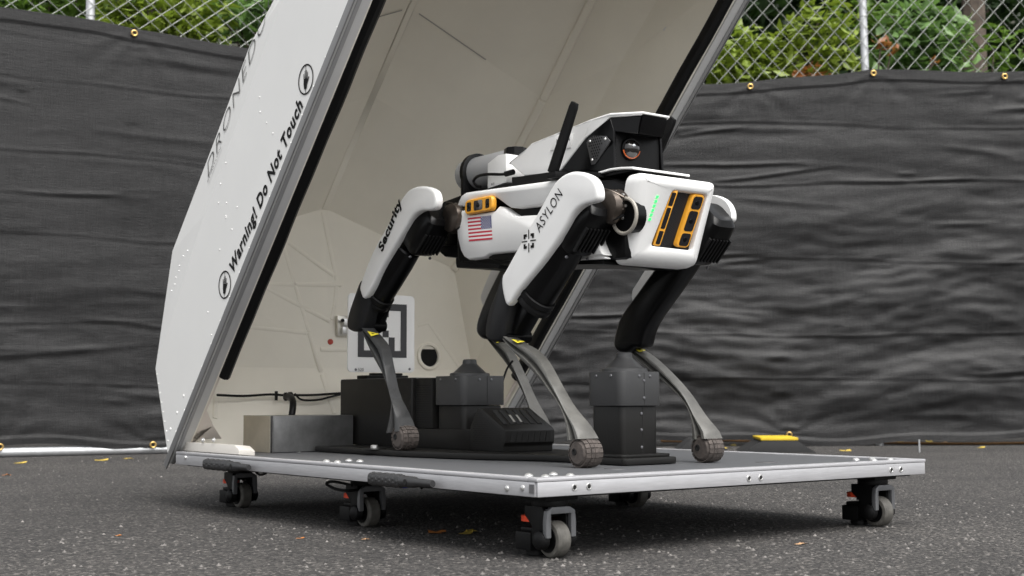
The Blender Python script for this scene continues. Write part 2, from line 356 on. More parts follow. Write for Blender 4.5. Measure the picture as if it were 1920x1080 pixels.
# wires hanging below the deck
def wire(pts, r, m, label, group=None):
    b = NB(); tube(b, pts, r, 7, 5); o = done(b, 'cable', m); tag(o, label, 'cable', group); return o
z0 = PZ-PT-.002
wire([UX(595, 886, .03), UX(640, 893, .04), UX(660, 900, .06), UX(690, 905, .10)], .0022, RUBBER, 'flat black cable strip under the left deck rail')
wire([UX(660, 910, .05), UX(625, 903, .05), UX(612, 907, .05), UX(630, 917, .05), UX(655, 920, .06), UX(680, 916, .09)], .003, RUBBER, 'black cable loop beside the middle caster')
wire([UX(478, 876, .03), UX(482, 887, .03), UX(490, 890, .03), UX(499, 886, .03), UX(502, 875, .03)], .003, RUBBER, 'short black cable loop hanging below the side rail')
wire([UX(735, 905, .05), UX(748, 912, .05), UX(765, 912, .06), UX(790, 905, .08)], .0025, BLUEW, 'blue wire peeking below the side rail')
wire([UX(790, 915, .05), UX(800, 906, .05), UX(812, 898, .06), UX(835, 890, .08)], .003, RUBBER, 'black cable under the deck behind the larger handle')

# ------------------------------------------------------------------ tilted shell
TH = R(47); HY, HZ = 1.445, .112; CT, ST = math.cos(TH), math.sin(TH); SW = .98
def SH(x, s, d): return Vector((x, HY-s*CT+d*ST, HZ+s*ST+d*CT))
RN = Vector((0, ST, CT)); RV = Vector((0, -CT, ST))
shell = thing('hinged_shell', (SW/2, 1.42, .1), 'big white faceted kennel lid tilted open behind the robot, warning print on its side', 'lid')
T = .016
# (x, s, d) of the outer corners, left half; c = centre ridge, g = shoulder, f = side fold, b = rim
OV = {'b0': (0, 0, 0), 'b9': (0, 1.62, 0), 'f1': (0, .10, .22), 'f2': (0, .55, .262), 'f3': (0, 1.14, .27), 'f9': (.02, 1.60, .22),
      'g2': (.05, .302, .445), 'gB': (.05, .66, .436), 'gA': (.05, .92, .433), 'g9': (.10, 1.50, .38),
      'c0': (.49, 0, 0), 'c1': (.49, .10, .22), 'c2': (.49, .40, .562), 'cB': (.49, .78, .562), 'cA': (.49, 1.046, .562), 'c9': (.49, 1.45, .50), 'cf': (.49, 1.60, .22), 'cb': (.49, 1.62, 0)}
def inner(k, v):
    x, s, d = v; xi = x+T if k[0] in 'bfg' else x
    si = s+T*.9 if k in ('b0', 'c0', 'f1', 'c1') else (s+T*.7 if k in ('g2', 'c2') else (s-T if k[1] == '9' or k in ('cf', 'cb') else s))
    di = d if k[0] == 'b' or k in ('c0', 'cb') else (d-T*.45 if k in ('f1', 'c1') else (d-T*.4 if k[0] == 'f' else d-T))
    return xi, si, di
IV = {k: inner(k, v) for k, v in OV.items()}
IV['g2'] = (.068, .318, .430)
def mir(v): return (SW-v[0], v[1], v[2])
PAN = [('side_panel', ['b0', 'f1', 'f2', 'f3', 'f9', 'b9']), ('shoulder_panel', ['f1', 'g2', 'gB', 'f2']), ('shoulder_panel', ['f2', 'gB', 'gA', 'f3']), ('shoulder_panel', ['f3', 'gA', 'g9', 'f9']),
       ('rear_panel', ['f1', 'g2', 'c2', 'c1']), ('rear_skirt', ['b0', 'f1', 'c1', 'c0']), ('crown_panel', ['g2', 'gB', 'cB', 'c2']), ('crown_panel', ['gB', 'gA', 'cA', 'cB']), ('crown_panel', ['gA', 'g9', 'c9', 'cA']),
       ('nose_panel', ['g9', 'f9', 'cf', 'c9']), ('nose_panel', ['f9', 'b9', 'cb', 'cf'])]
for nm, ks in PAN:
    for s_ in (0, 1):
        fo = (lambda v: mir(v)) if s_ else (lambda v: v)
        b = NB(); prism(b, [SH(*fo(OV[k])) for k in ks], [SH(*fo(IV[k])) for k in ks]); bmesh.ops.triangulate(b, faces=[f for f in b.faces if len(f.verts) > 3])
        bmesh.ops.recalc_face_normals(b, faces=b.faces)
        me = bpy.data.meshes.new(nm); b.to_mesh(me); b.free(); me.materials.append(SHELLW); me.materials.append(LINER)
        cen = SH(SW/2, .75, .2)
        for p in me.polygons:
            if p.normal.dot(cen-p.center) > .25*(cen-p.center).length*.2 and p.normal.dot(cen-p.center) > 0: p.material_index = 1
        link(nm, me, None, shell)
# inside seams: a thin shadow gap and a soft cover strip
def strip(name, pts, w, h, m, nrm, parent=shell):
    b = NB(); P = [Vector(p) for p in pts]; n = Vector(nrm).normalized()
    for a, c in zip(P, P[1:]):
        d = (c-a).normalized(); s_ = d.cross(n).normalized()
        obox(b, (a+c)/2, (c-a)/2, s_*w/2, n*h/2)
    return done(b, name, m, parent, bev=min(w, h)*.3, seg=1)
SEAM = mat('seam_shadow_grey', (.40, .385, .36), .7)
for kk in ('A', 'B'):
    for s_ in (0, 1):
        a = IV['c'+kk]; g_ = IV['g'+kk]; f_ = mir if s_ else (lambda v: v)
        A_, G_ = SH(*f_(a)), SH(*f_(g_)); n = Vector((0, -ST, -CT))
        kk == 'A' and strip('liner_seam_line', [A_.lerp(G_, .06)+n*.0035, A_.lerp(G_, .55)+n*.0035], .003, .001, SEAM, n)
        if s_ == 0: pass
for s_ in (0, 1):
    f_ = mir if s_ else (lambda v: v)
    for ch in (('g2', 'gB', 'gA', 'g9'), ):
        strip('liner_cove', [SH(*f_(IV[k]))+SH(.0 if not s_ else 0, 0, -.006)-SH(0, 0, 0)+Vector((.004*(1 if not s_ else -1), 0, 0)) for k in ch], .022, .012, LINER, (1 if not s_ else -1, -ST, -CT))
strip('liner_cove', [SH(*IV[k])-RN*.003 for k in ('c2', 'cB', 'cA', 'c9')], .02, .006, LINER, -RN)

# ribs pressed into the rear panel
RP0 = SH(*IV['c1']); rpn = (SH(*IV['c2'])-RP0).cross(SH(*IV['f1'])-RP0).normalized()
if rpn.y > 0: rpn = -rpn
sk0 = SH(*IV['c0']); skn = (SH(*IV['c1'])-sk0).cross(SH(*IV['b0'])-sk0).normalized()
if skn.y > 0: skn = -skn
def RH(x, y):
    p = UP(x, y, RP0, rpn)
    return (p, rpn) if p.z > RP0.z else (UP(x, y, sk0, skn), skn)
def rib(pts, w=.017, h=.0035):
    Q = [RH(*p) for p in pts]
    for (a, n1), (c, n2) in zip(Q, Q[1:]):
        n = (n1+n2).normalized(); b = NB(); d = (c-a); s_ = d.normalized().cross(n).normalized()
        k = (a+c)/2; A = [a+s_*w/2, a-s_*w/2, c-s_*w/2, c+s_*w/2]; B = [a+s_*w*.28+n*h, a-s_*w*.28+n*h, c-s_*w*.28+n*h, c+s_*w*.28+n*h]
        prism(b, [p-n*.003 for p in A], B); done(b, 'pressed_rib', LINER, shell, bev=.0015, seg=1)
for q in ([(527, 450), (579, 622)], [(579, 624), (602, 698)], [(603, 702), (627, 776)], [(605, 397), (631, 526)], [(496, 533), (640, 534)], [(461, 613), (575, 624)], [(492, 538), (618, 602)], [(540, 455), (626, 517)],
          [(631, 536), (627, 575), (622, 600)], [(600, 655), (650, 656)], [(660, 650), (700, 690)], [(782, 612), (802, 606), (853, 676), (880, 705)], [(815, 566), (784, 588)], [(404, 725), (403, 785)]): rib(q)
# cable port in the rear panel
p, n = RH(803, 668); b = NB(); lathe(b, p-n*.002, n, ((0, .040), (.008, .040), (.010, .037), (.010, .031), (-.0, .030)), 28); h = done(b, 'port_collar', LINER, shell)
b = NB(); cyl(b, p-n*.004, p+n*.0015, .0305, 26); done(b, 'port_opening', HOLEM, h)
# latch and red button
p, n = RH(640, 612); ex = Vector((1, 0, 0)); ey = ex.cross(n)
b = NB(); obox(b, p+n*.008, ex*.020, Vector((0, 0, .028)), n*.006); lt = done(b, 'latch_plate', mat('zinc', (.6, .58, .53), .35, metal=.8), shell, bev=.003)
b = NB(); obox(b, p+n*.02+Vector((.004, 0, .008)), ex*.012, Vector((0, 0, .010)), n*.008); obox(b, p+n*.018+Vector((-.002, 0, -.014)), ex*.008, Vector((0, 0, .010)), n*.007); done(b, 'latch_bolt', BOLT, lt, bev=.002)
b = NB(); cyl(b, p+n*.026+Vector((-.012, 0, .012)), p+n*.03+Vector((-.012, 0, .012)), .005, 12); done(b, 'latch_screw', HOLEM, lt)
p, n = RH(619, 641); b = NB(); lathe(b, p, n, ((0, .008), (.004, .0075), (.006, .004)), 14); done(b, 'red_button', mat('red_plastic', (.45, .05, .03), .35), shell)
# rim: outer lip, flange, rubber seal
for s_ in (0, 1):
    f_ = (lambda x, s, d: SH(SW-x, s, d)) if s_ else SH
    def bar(name, x0, x1, d0, d1, s0, s1, m, bev=.001):
        b = NB(); prism(b, [f_(x0, s0, d0), f_(x1, s0, d0), f_(x1, s0, d1), f_(x0, s0, d1)], [f_(x0, s1, d0), f_(x1, s1, d0), f_(x1, s1, d1), f_(x0, s1, d1)]); return done(b, name, m, shell, bev=bev)
    bar('rim_lip', -.004, -.0005, -.010, .010, -.022, 1.62, mat('rim_dark_grey', (.20, .20, .20), .5, metal=.3)); bar('rim_flange', .0, .034, -.008, -.002, -.004, 1.62, mat('flange_grey', (.56, .56, .555), .45, metal=.1, var=.08, vscale=12)); bar('rim_bead', .004, .013, -.0115, -.0082, -.004, 1.62, mat('rim_bead_grey', (.30, .30, .30), .5, metal=.3))
    bar('rim_inner_lip', .0345, .040, -.004, .035, .0, 1.62, LINER)
    b = NB(); P = []
    for i in range(10): t = 2*math.pi*i/10; P.append((.0545+.0155*math.cos(t), .004+.018*math.sin(t)))
    loops = [[f_(x+.0006*math.sin(s*31), s, d+.0008*math.sin(s*17)) for x, d in P] for s in [.275+(1.62-.275)*i/30 for i in range(31)]]
    loft(b, loops); done(b, 'rubber_seal', RUBBER, shell)
# gusset plate and hinge angle at the near rear corner, mirrored on the far side
gp = [(424, 676), (410, 717), (388, 770), (400, 798.5), (416, 823), (336, 824)]
G = []
for q in gp: G.append(UP(*q, SH(0, 0, .004), RN))
G.append(SH(.0345, .03, .004)); G.append(SH(.0345, .27, .004))
for s_ in (0, 1):
    f_ = (lambda p: Vector((SW-p.x, p.y, p.z))) if s_ else (lambda p: p)
    b = NB(); A = [f_(p) for p in G]; prism(b, A, [p+RN*.004 for p in A]); done(b, 'gusset_plate', GUSSET, shell, bev=.001)
    if s_: continue
    b = NB(); k = [(1.43, PZ+.003), (1.43, .156), (1.13, .156), (1.105, .146), (1.105, PZ+.003)]
    x0, x1 = (.022, .062) if not s_ else (SW-.062, SW-.022)
    prism(b, [(x0, y, z) for y, z in k], [(x1, y, z-.004) for y, z in k]); hp = done(b, 'hinge_angle', mat('hinge_white', (.60, .575, .53), .5), shell, bev=.002)
    if not s_:
        for q in ((382, 825), (402, 825)):
            p = UX(*q, x0); b = NB(); lathe(b, p, (-1, 0, .1), ((0, .0055), (.003, .0052), (.0035, .003), (.006, .0026)), 10); done(b, 'hinge_bolt', BOLT, hp, ang=20)
# rivets in rows on the near side (too small to pick apart)
b = NB(); rnd = random.Random(5)
def rivet(p, n, r=.0019): lathe(b, p, n, ((0, r), (.0012, r*.85), (.002, r*.35)), 8)
XN = Vector((-1, 0, 0)); shn = (SH(*OV['f2'])-SH(*OV['f1'])).cross(SH(*OV['g2'])-SH(*OV['f1'])).normalized()
if shn.x > 0: shn = -shn
for i in range(22): rivet(SH(0, .08+i*.07, .016), XN)
for i in range(8): rivet(SH(0, .03+i*.0095, .035+i*.024), XN)
for i in range(3): rivet(SH(0, .06+i*.055, .045), XN, .0036)
for q in ((445, 388), (425, 380), (414, 345), (410, 380), (435, 430), (424, 408), (500, 230), (512, 250), (487, 182), (424, 305), (488, 210), (390, 585), (397, 628), (412, 468), (424, 405)): rivet(UX(*q, 0), XN)
for q in ((330, 520), (337, 498), (328, 533), (336, 508), (322, 545), (344, 480), (352, 470)):
    rivet(UP(*q, SH(*OV['f1']), shn), shn)
k = done(b, 'rivets', BOLT if False else mat('rivet_white', (.82, .82, .8), .35), shell); k['kind'] = 'stuff'
# printed warning along the rim
ex = RV; ey = RN
o0 = UX(441, 519, 0); o1 = UX(573, 203, 0)
text('warning_print', 'Warning! Do Not Touch', o0, (o1-o0), ey, (o1-o0).length, .044, shell, INK, XN, bold=.035, shear=.2, space=1.12)
def hand(c, r):
    ring = []
    for i in range(36):
        a, a2 = 2*math.pi*i/36, 2*math.pi*(i+1)/36
        ring.append([(math.cos(a)*r, math.sin(a)*r), (math.cos(a2)*r, math.sin(a2)*r), (math.cos(a2)*r*.89, math.sin(a2)*r*.89), (math.cos(a)*r*.89, math.sin(a)*r*.89)])
    d = r
    ring.append([(-.20*d, -.62*d), (.12*d, -.62*d), (.24*d, -.15*d), (.24*d, .06*d), (-.27*d, .06*d), (-.28*d, -.25*d)])
    for i, (x, l) in enumerate(((-.23, .40), (-.08, .58), (.06, .60), (.20, .46))): ring.append([(x*d-.05*d, .04*d), (x*d+.05*d, .04*d), (x*d*1.15+.04*d, l*d), (x*d*1.15-.04*d, l*d)])
    ring.append([(.20*d, -.32*d), (.46*d, .08*d), (.38*d, .14*d), (.23*d, -.06*d)])
    ring.append([(-.012*d-.02*d, .56*d), (.02*d, .56*d), (.02*d, .9*d), (-.03*d, .9*d)]); ring.append([(-.03*d, -.9*d), (.02*d, -.9*d), (.02*d, -.56*d), (-.03*d, -.56*d)])
    decal('no_touch_hand_print', ring, c, (0, -1, 0), (0, 0, 1), shell, INK, off=.0012, nrm=(-1, 0, 0))
hand(UX(422, 534, 0), .0325); hand(UX(574, 149, 0), .0325)
# big lettering on the shoulder panels, seen almost edge-on
q0 = UP(384, 352, SH(*OV['f2']), shn); q1 = UP(507, 8, SH(*OV['f2']), (SH(*OV['f3'])-SH(*OV['f2'])).cross(SH(*OV['gB'])-SH(*OV['f2'])))
nn = (SH(*OV['f3'])-SH(*OV['f2'])).cross(SH(*OV['gA'])-SH(*OV['f2'])).normalized()
if nn.x > 0: nn = -nn
up = (SH(*OV['gA'])-SH(*OV['f3'])); up = (up-RV*up.dot(RV)).normalized()
fo = SH(*OV['f2']).lerp(SH(*OV['gB']), .52)
text('lid_lettering', 'DRONEDOG', SH(*OV['f3'])+up*.085-RV*.545, RV, up, .50, .072, shell, mat('faded_ink', (.06, .06, .06), .6, spec=.1), nn, off=.0015, bold=-.02, space=1.15)
text('lid_lettering', 'BY ASYLON', SH(*OV['f3'])+up*.060-RV*.545, RV, up, .10, .012, shell, INK, nn, off=.0025, space=1.1)

# ------------------------------------------------------------------ robot dog
XC = .437
bot = thing('robot_dog', (XC, .5, PZ), 'white and black four-legged robot with amber sensor frames, standing on the deck', 'robot')
def poly_prism(name, pts, x0, x1, m, parent, bev=.003, seg=2, smooth=0):   # pts: (y, z) loop
    P = [Vector(p) for p in pts]
    if smooth: P = smooth_loop(P, smooth)
    b = NB(); prism(b, [(x0, p[0], p[1]) for p in P], [(x1, p[0], p[1]) for p in P]); return done(b, name, m, parent, bev=bev, seg=seg)
def pillow(name, pts, levels, m, parent, k=3, ang=50):          # levels: (inset, x)
    P = smooth_loop([Vector(p) for p in pts], k) if k else [Vector(p) for p in pts]
    L = []
    for ins, x in levels: L.append([Vector((x, q[0], q[1])) for q in (inset2(P, ins) if ins else P)])
    b = NB(); loft(b, L); return done(b, name, m, parent, ang=ang)
def yz(f, pts, X): return [UX(*(f(*p) if f else p), X).yz for p in pts]

LEGX = .282      # middle of the near legs
COVER_F = [(944, 522), (954, 502), (981, 453), (1020, 384), (1037, 353), (1048, 338), (1062, 327), (1079, 322), (1097, 324), (1111, 331), (1120, 342), (1125, 358), (1124, 374), (1114, 380), (1101, 383), (1088, 390), (1076, 403), (1062, 428), (1041, 461), (1011, 502), (975, 545), (955, 573), (946, 550)]
COVER_R = [(678, 536), (687, 509), (703, 470), (731, 420), (753, 378), (767, 359), (781, 351), (798, 349.5), (811, 353), (819, 361), (822, 376), (818, 391), (807, 395), (795, 395), (783, 400), (773, 410), (763, 426), (741, 463), (716, 506), (697, 544), (685, 560), (679, 548)]
GUARD_F = [(946, 512), (933, 545), (918, 585), (912, 615), (914, 634), (926, 641), (942, 637), (950, 615), (956, 590), (960, 570), (956, 545)]
GUARD_R = [(679, 525), (667, 555), (657, 585), (653, 607), (656, 619), (667, 622), (679, 617), (686, 595), (692, 570), (694, 552), (690, 535)]
LEG = {
 'F': dict(cover=yz(None, COVER_F, .258), guard=yz(None, GUARD_F, .266), cheek=yz(None, [(1012, 556), (1044, 546), (1003, 588), (991, 632), (974, 640), (966, 606)], .326),
      ax=(UX(1086, 424, .298).yz, UX(1004, 568, .298).yz), hip=UX(1093, 420, .304).yz, knee=UX(958, 625, .285).yz,
      front=yz(None, [(966, 630), (990, 645), (1012, 657), (1033, 679), (1056, 720), (1081, 766), (1106, 800), (1117, 822)], .2965),
      back=yz(None, [(944, 637), (957, 655), (976, 674), (1000, 700), (1022, 727), (1048, 760), (1062, 790), (1069, 826)], .2675), foot=(.213, PZ)),
 'R': dict(cover=yz(None, COVER_R, .258), guard=yz(None, GUARD_R, .266), cheek=yz(None, [(706, 556), (738, 560), (726, 590), (717, 622), (703, 630), (697, 602)], .326),
      ax=(UX(766, 462, .298).yz, UX(708, 560, .298).yz), hip=UX(799, 430, .304).yz, knee=UX(690, 606, .285).yz,
      front=yz(None, [(700, 614), (718, 632), (733, 652), (741, 689), (750, 738), (763, 768), (772, 792), (775, 808)], .2965),
      back=yz(None, [(680, 622), (688, 645), (700, 672), (715, 700), (727, 728), (734, 756), (732, 786), (729, 812)], .2675), foot=(.822, PZ+.0145)),
}
def build_leg(key, side, dy=0, dz=0, lower=None, far=None):
    """side -1: near legs (outer face towards -X); +1: far legs"""
    D = LEG[key]; sg = -side; cx = LEGX if side < 0 else 2*XC-LEGX
    def X(v): return v if side < 0 else 2*XC-v
    mv = Vector((dy, dz)); sh = lambda L: [Vector(p)+mv for p in L]
    a, c = D['ax'][0]+mv, D['ax'][1]+mv; u = (c-a).normalized(); w = Vector((-u.y, u.x))
    # thigh: rounded tube from motor to knee
    bs = 1 if w.x > 0 else -1
    b = NB(); N = 18; L = []
    for t, r in ((-.02, .030), (.0, .0335), (.25, .0345), (.6, .034), (.88, .033), (.97, .030), (1.0, .024)):
        q = a.lerp(c, t); L.append([Vector((X(.298)+math.cos(s)*r*.94, q.x+w.x*(math.sin(s)*r*1.27+bs*.0065), q.y+w.y*(math.sin(s)*r*1.27+bs*.0065))) for s in [2*math.pi*i/N for i in range(N)]])
    if far is None: loft(b, L); leg = done(b, 'leg', BLACK, bot)
    else: b.free(); leg = pillow('leg', far, [(.010, XF-.037), (.004, XF-.0345), (0, XF-.029), (0, XF-.004), (.004, XF+.004)], BLACK, bot, k=3)
    pillow('thigh_cover', sh(D['cover']), [(.001, X(.270)), (0, X(.264)), (0, X(.2575)), (.0014, X(.2546)), (.0036, X(.2532)), (.0075, X(.2526))], WHITE, leg)
    if far is None: pillow('knee_guard', sh(D['guard']), [(.001, X(.296)), (0, X(.288)), (0, X(.270)), (.003, X(.2625)), (.007, X(.2595))], GUARD, leg)
    # motor with cooling fins
    h = D['hip']+mv; mx = X(.304)
    if far is not None and key == 'F': mx = XF-.020; h = UX(1320, 440, mx).yz
    m0 = h-u*.017; b = NB(); L = []
    for t, sx, sy in ((-.040, .024, .028), (-.031, .033, .038), (.0, .037, .042), (.04, .037, .041), (.062, .034, .037), (.07, .028, .030)):
        q = m0+u*t; P = rrect(2*sx, 2*sy, min(sx, sy)*.55, 4); L.append([Vector((mx+p, q.x+w.x*v, q.y+w.y*v)) for p, v in P])
    loft(b, L); mo = done(b, 'hip_motor', BLACK, leg, ang=40)
    fs = w if w.x < 0 else -w
    for i in range(7):
        q = m0+u*(-.004)+fs*.0415; b = NB(); x = mx+(-.027+.009*i)
        obox(b, (x, q.x+u.x*.028, q.y+u.y*.028), (.0021, 0, 0), (0, u.x*.028, u.y*.028), (0, fs.x*.004, fs.y*.004)); done(b, 'cooling_fin', BLACKM, mo, bev=.001, seg=1)
    for i, (dx_, t) in enumerate(((-.026, .074), (.026, .074), (-.022, -.03))):
        q = m0+u*t+fs*.030; b = NB(); lathe(b, (mx+dx_, q.x, q.y), (0, fs.x, fs.y), ((0, .0035), (.003, .003), (.0035, .001)), 8); done(b, 'screw', DSCREW, mo)
    # knee fork (inner cheek) and joint pin
    kn = D['knee']+mv; q = c
    if far is None:
        b = NB(); A = sh(D['cheek']); x0, x1 = .312, .330
        prism(b, [(x0, p.x, p.y) for p in A], [(x1, p.x, p.y) for p in A]); done(b, 'knee_cheek', BLACKM, leg, bev=.005)
        b = NB(); q3 = c.lerp(kn, .55); obox(b, (X(.300), q3.x, q3.y), (.020, 0, 0), (0, u.x*.030, u.y*.030), (0, w.x*.012, w.y*.012)); done(b, 'knee_link', BLACK, leg, bev=.004)
        b = NB(); cyl(b, (X(.272), kn.x+u.x*.008, kn.y+u.y*.008), (X(.333), kn.x+u.x*.008, kn.y+u.y*.008), .013, 16); done(b, 'knee_pin', BLACK, leg)
        b = NB(); L = []
        for t, r in ((-.022, .0345), (-.020, .0365), (-.010, .0365), (-.007, .0345), (-.004, .0345), (-.001, .0360), (.007, .0355), (.009, .031)):
            q2 = c+u*t; L.append([Vector((X(.298)+math.cos(s)*r*.94, q2.x+w.x*(math.sin(s)*r*1.27+bs*.0065), q2.y+w.y*(math.sin(s)*r*1.27+bs*.0065))) for s in [2*math.pi*i/18 for i in range(18)]])
        loft(b, L); done(b, 'thigh_collar', BLACKM, leg)
    # shin
    fr = lower['front'] if lower else sh(D['front']); bk = lower['back'] if lower else sh(D['back'])
    foot = Vector(lower['foot'] if lower else D['foot'])
    n = 22; Fp = resample(catmull(fr, 5), n); Bp = resample(catmull(bk, 5), n); hw = .0150; L = []
    for i, (f_, k_) in enumerate(zip(Fp, Bp)):
        t = i/(n-1); hh = hw*(1.12-.22*math.sin(t*math.pi))*(1 if t < .7 else 1+1.6*(t-.7)); sec = [(-hh*.86, 0), (hh*.86, 0), (hh, .12), (hh, .26), (hh*.22, .36), (hh*.22, .66), (hh, .72), (hh, .9), (hh*.86, 1), (-hh*.86, 1), (-hh, .9), (-hh, .72), (-hh*.22, .66), (-hh*.22, .36), (-hh, .26), (-hh, .12)]
        L.append([Vector((cx+x, *(k_.lerp(f_, v)))) for x, v in sec])
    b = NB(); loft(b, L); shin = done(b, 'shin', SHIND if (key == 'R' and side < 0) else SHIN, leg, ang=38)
    # foot: tyre-like rubber roll with tread blocks
    rr = .0275; fc = Vector((cx, foot.x, foot.y+rr)); b = NB()
    lathe(b, fc-Vector((.022, 0, 0)), (1, 0, 0), ((0, .010), (.0005, .019), (.004, .0235), (.009, .0255), (.022, .026), (.035, .0255), (.040, .0235), (.0435, .019), (.044, .010)), 26)
    ft = done(b, 'foot', TREAD, leg)
    b = NB()
    for i in range(18):
        t0 = 2*math.pi*i/18
        for j, (x0, x1) in enumerate(((-.0195, -.0095), (-.0085, -.0005), (.0005, .0085), (.0095, .0195))):
            ra = rr if 0 < j < 3 else rr-.0012; q = []
            for x in (x0, x1):
                for t in (t0+.03, t0+.31): q.append((x, t))
            V = [fc+Vector((x, math.cos(t)*r_, math.sin(t)*r_)) for r_ in (.0245, ra) for x, t in q]
            v = [b.verts.new(p) for p in V]
            for ids in ((0, 1, 3, 2), (4, 6, 7, 5), (0, 4, 5, 1), (2, 3, 7, 6), (0, 2, 6, 4), (1, 5, 7, 3)): b.faces.new([v[k2] for k2 in ids])
    k = done(b, 'tread_blocks', TREAD, leg, smooth=False); k['kind'] = 'stuff'
    b = NB(); lathe(b, fc+Vector((-.0222, .006, .002)), (-1, 0, 0), ((0, .0065), (.001, .0065), (.0012, .004), (-.001, .0035)), 14); done(b, 'foot_pin', HOLEM, leg)
    # yellow caution triangle near the top of the shin
    i0 = 3; p0, p1 = Fp[2], Fp[5]; d = (p1-p0).normalized(); nn_ = Vector((-d.y, d.x)); nn_ = nn_ if nn_.x < 0 else -nn_
    o_ = Vector((cx-.010, p0.x, p0.y))
    e1 = Vector((0, d.x, d.y)); e2 = Vector((1, 0, 0)); n3 = Vector((0, nn_.x, nn_.y))
    tr = decal('caution_sticker', [[(0, -.008), (.024, -.010), (.012, .018)]], o_, e1, e2, leg, YEL, off=.004, nrm=n3)
    decal('caution_mark', [[(.0095, -.003), (.0145, -.0032), (.012, .006)]], o_, e1, e2, leg, INK, off=.005, nrm=n3)
    return leg, D, a, u
XF = 2*XC-LEGX
lf, *_ = build_leg('F', -1); lr, *_ = build_leg('R', -1)
build_leg('F', 1, dy=.006, dz=-.010, far=yz(None, [(1268, 456), (1295, 458), (1308, 472), (1274, 528), (1228, 592), (1212, 622), (1204, 650), (1190, 652), (1176, 661), (1160, 659), (1153, 647), (1156, 624), (1167, 592), (1198, 548), (1234, 498)], XF-.029), lower=dict(front=yz(None, [(1190, 648), (1210, 657), (1232, 671), (1264, 700), (1298, 738), (1324, 781), (1344, 806), (1350, 822)], XF+.0145), back=yz(None, [(1168, 652), (1183, 662), (1205, 686), (1238, 713), (1270, 742), (1291, 768), (1299, 796), (1303, 824)], XF-.0145), foot=(.208, PZ)))
build_leg('R', 1, dy=.012, dz=-.006, far=yz(None, [(1000, 420), (1045, 430), (1020, 480), (975, 545), (940, 600), (928, 628), (918, 636), (904, 634), (896, 622), (898, 600), (913, 560), (940, 505), (968, 455)], XF-.029), lower=dict(front=yz(None, [(930, 628), (945, 640), (962, 655), (976, 680), (993, 717), (1010, 757), (1026, 790), (1030, 808)], XF+.0145), back=yz(None, [(912, 633), (925, 652), (945, 678), (962, 704), (978, 734), (990, 758), (996, 786), (998, 812)], XF-.0145), foot=(.822, PZ+.0145)))
# lettering on the covers
XO = .2524
def along(p, q, X_): a, b_ = UX(*p, X_), UX(*q, X_); return a, (b_-a)
NX = (-1, 0, 0)
o_, d_ = along((1012, 437), (1056, 366), XO); e_ = d_.normalized(); up_ = Vector((0, 1, 0))-e_*e_.y; text('brand_lettering', 'ASYLON', o_, d_, up_, d_.length, .021, lf, INK, NX, off=.001, space=1.12)
o_, d_ = along((720, 477), (757, 385), XO); e_ = d_.normalized(); up_ = Vector((0, 1, 0))-e_*e_.y; text('word_lettering', 'Security', o_, d_, up_, d_.length*1.02, .032, lr, INK, NX, bold=.04, off=.001, space=1.05)
# square cross-hair emblem below the lettering
c_ = UX(992, 452, XO); e_ = Vector((0, -1, 0)); up_ = Vector((0, 0, 1)); s_ = .0140; w_ = .0052
pl = []
for sx in (-1, 1):
    for sy in (-1, 1):
        pl += [[(sx*.35*s_, sy*s_), (sx*s_, sy*s_), (sx*s_, sy*(s_-w_)), (sx*.35*s_, sy*(s_-w_))], [(sx*s_, sy*.35*s_), (sx*s_, sy*(s_-w_)), (sx*(s_-w_), sy*(s_-w_)), (sx*(s_-w_), sy*.35*s_)]]
pl += [[(-.0012, -.022), (.0012, -.022), (.0012, -.004), (-.0012, -.004)], [(-.0012, .004), (.0012, .004), (.0012, .022), (-.0012, .022)], [(-.019, -.0012), (-.004, -.0012), (-.004, .0012), (-.019, .0012)], [(.004, -.0012), (.019, -.0012), (.019, .0012), (.004, .0012)]]
decal('emblem_print', [[(a*1.15, b_) for a, b_ in q] for q in pl], c_, e_, up_, lf, INK, off=.001, nrm=NX)

# trunk
BX = .325
core = [zA(100, 640), zA(150, 600), zA(690, 530), zA(1000, 510), zA(1180, 520), zA(1180, 960), zA(700, 1000), zA(350, 1010), zA(110, 990)]
cp = yz(None, core, .345)
body = poly_prism('trunk', [(y if y > .17 else .17, z) for y, z in cp], .345, 2*XC-.345, BLACK, bot, bev=.012)
UPP = [(112, 672), (118, 640), (134, 606), (160, 588), (330, 564), (520, 538), (690, 515), (730, 512), (720, 560), (640, 640), (605, 662), (520, 672), (450, 680), (415, 676), (385, 655), (345, 625), (320, 612), (240, 625), (170, 645), (160, 668)]
LOW = [(104, 694), (160, 690), (200, 716), (330, 694), (352, 668), (380, 676), (410, 700), (440, 720), (470, 724), (600, 716), (760, 690), (900, 700), (930, 880), (960, 950), (900, 962), (760, 925), (600, 925), (400, 936), (300, 946), (270, 965), (175, 978), (150, 962), (130, 925), (112, 850)]
for s_ in (0, 1):
    X = (lambda v: 2*XC-v) if s_ else (lambda v: v)
    for nm, tr in (('upper_side_cover', UPP), ('lower_side_cover', LOW)):
        P = yz(zA, tr, BX); b = NB(); L = [[Vector((X(x), q[0], q[1])) for q in (inset2(P, ins) if ins else P)] for ins, x in ((0, .352), (0, .331), (.0015, .3275), (.005, BX))]
        loft(b, L); o = done(b, nm, WHITE, bot, ang=40)
        if not s_ and tr is LOW: lowc = o
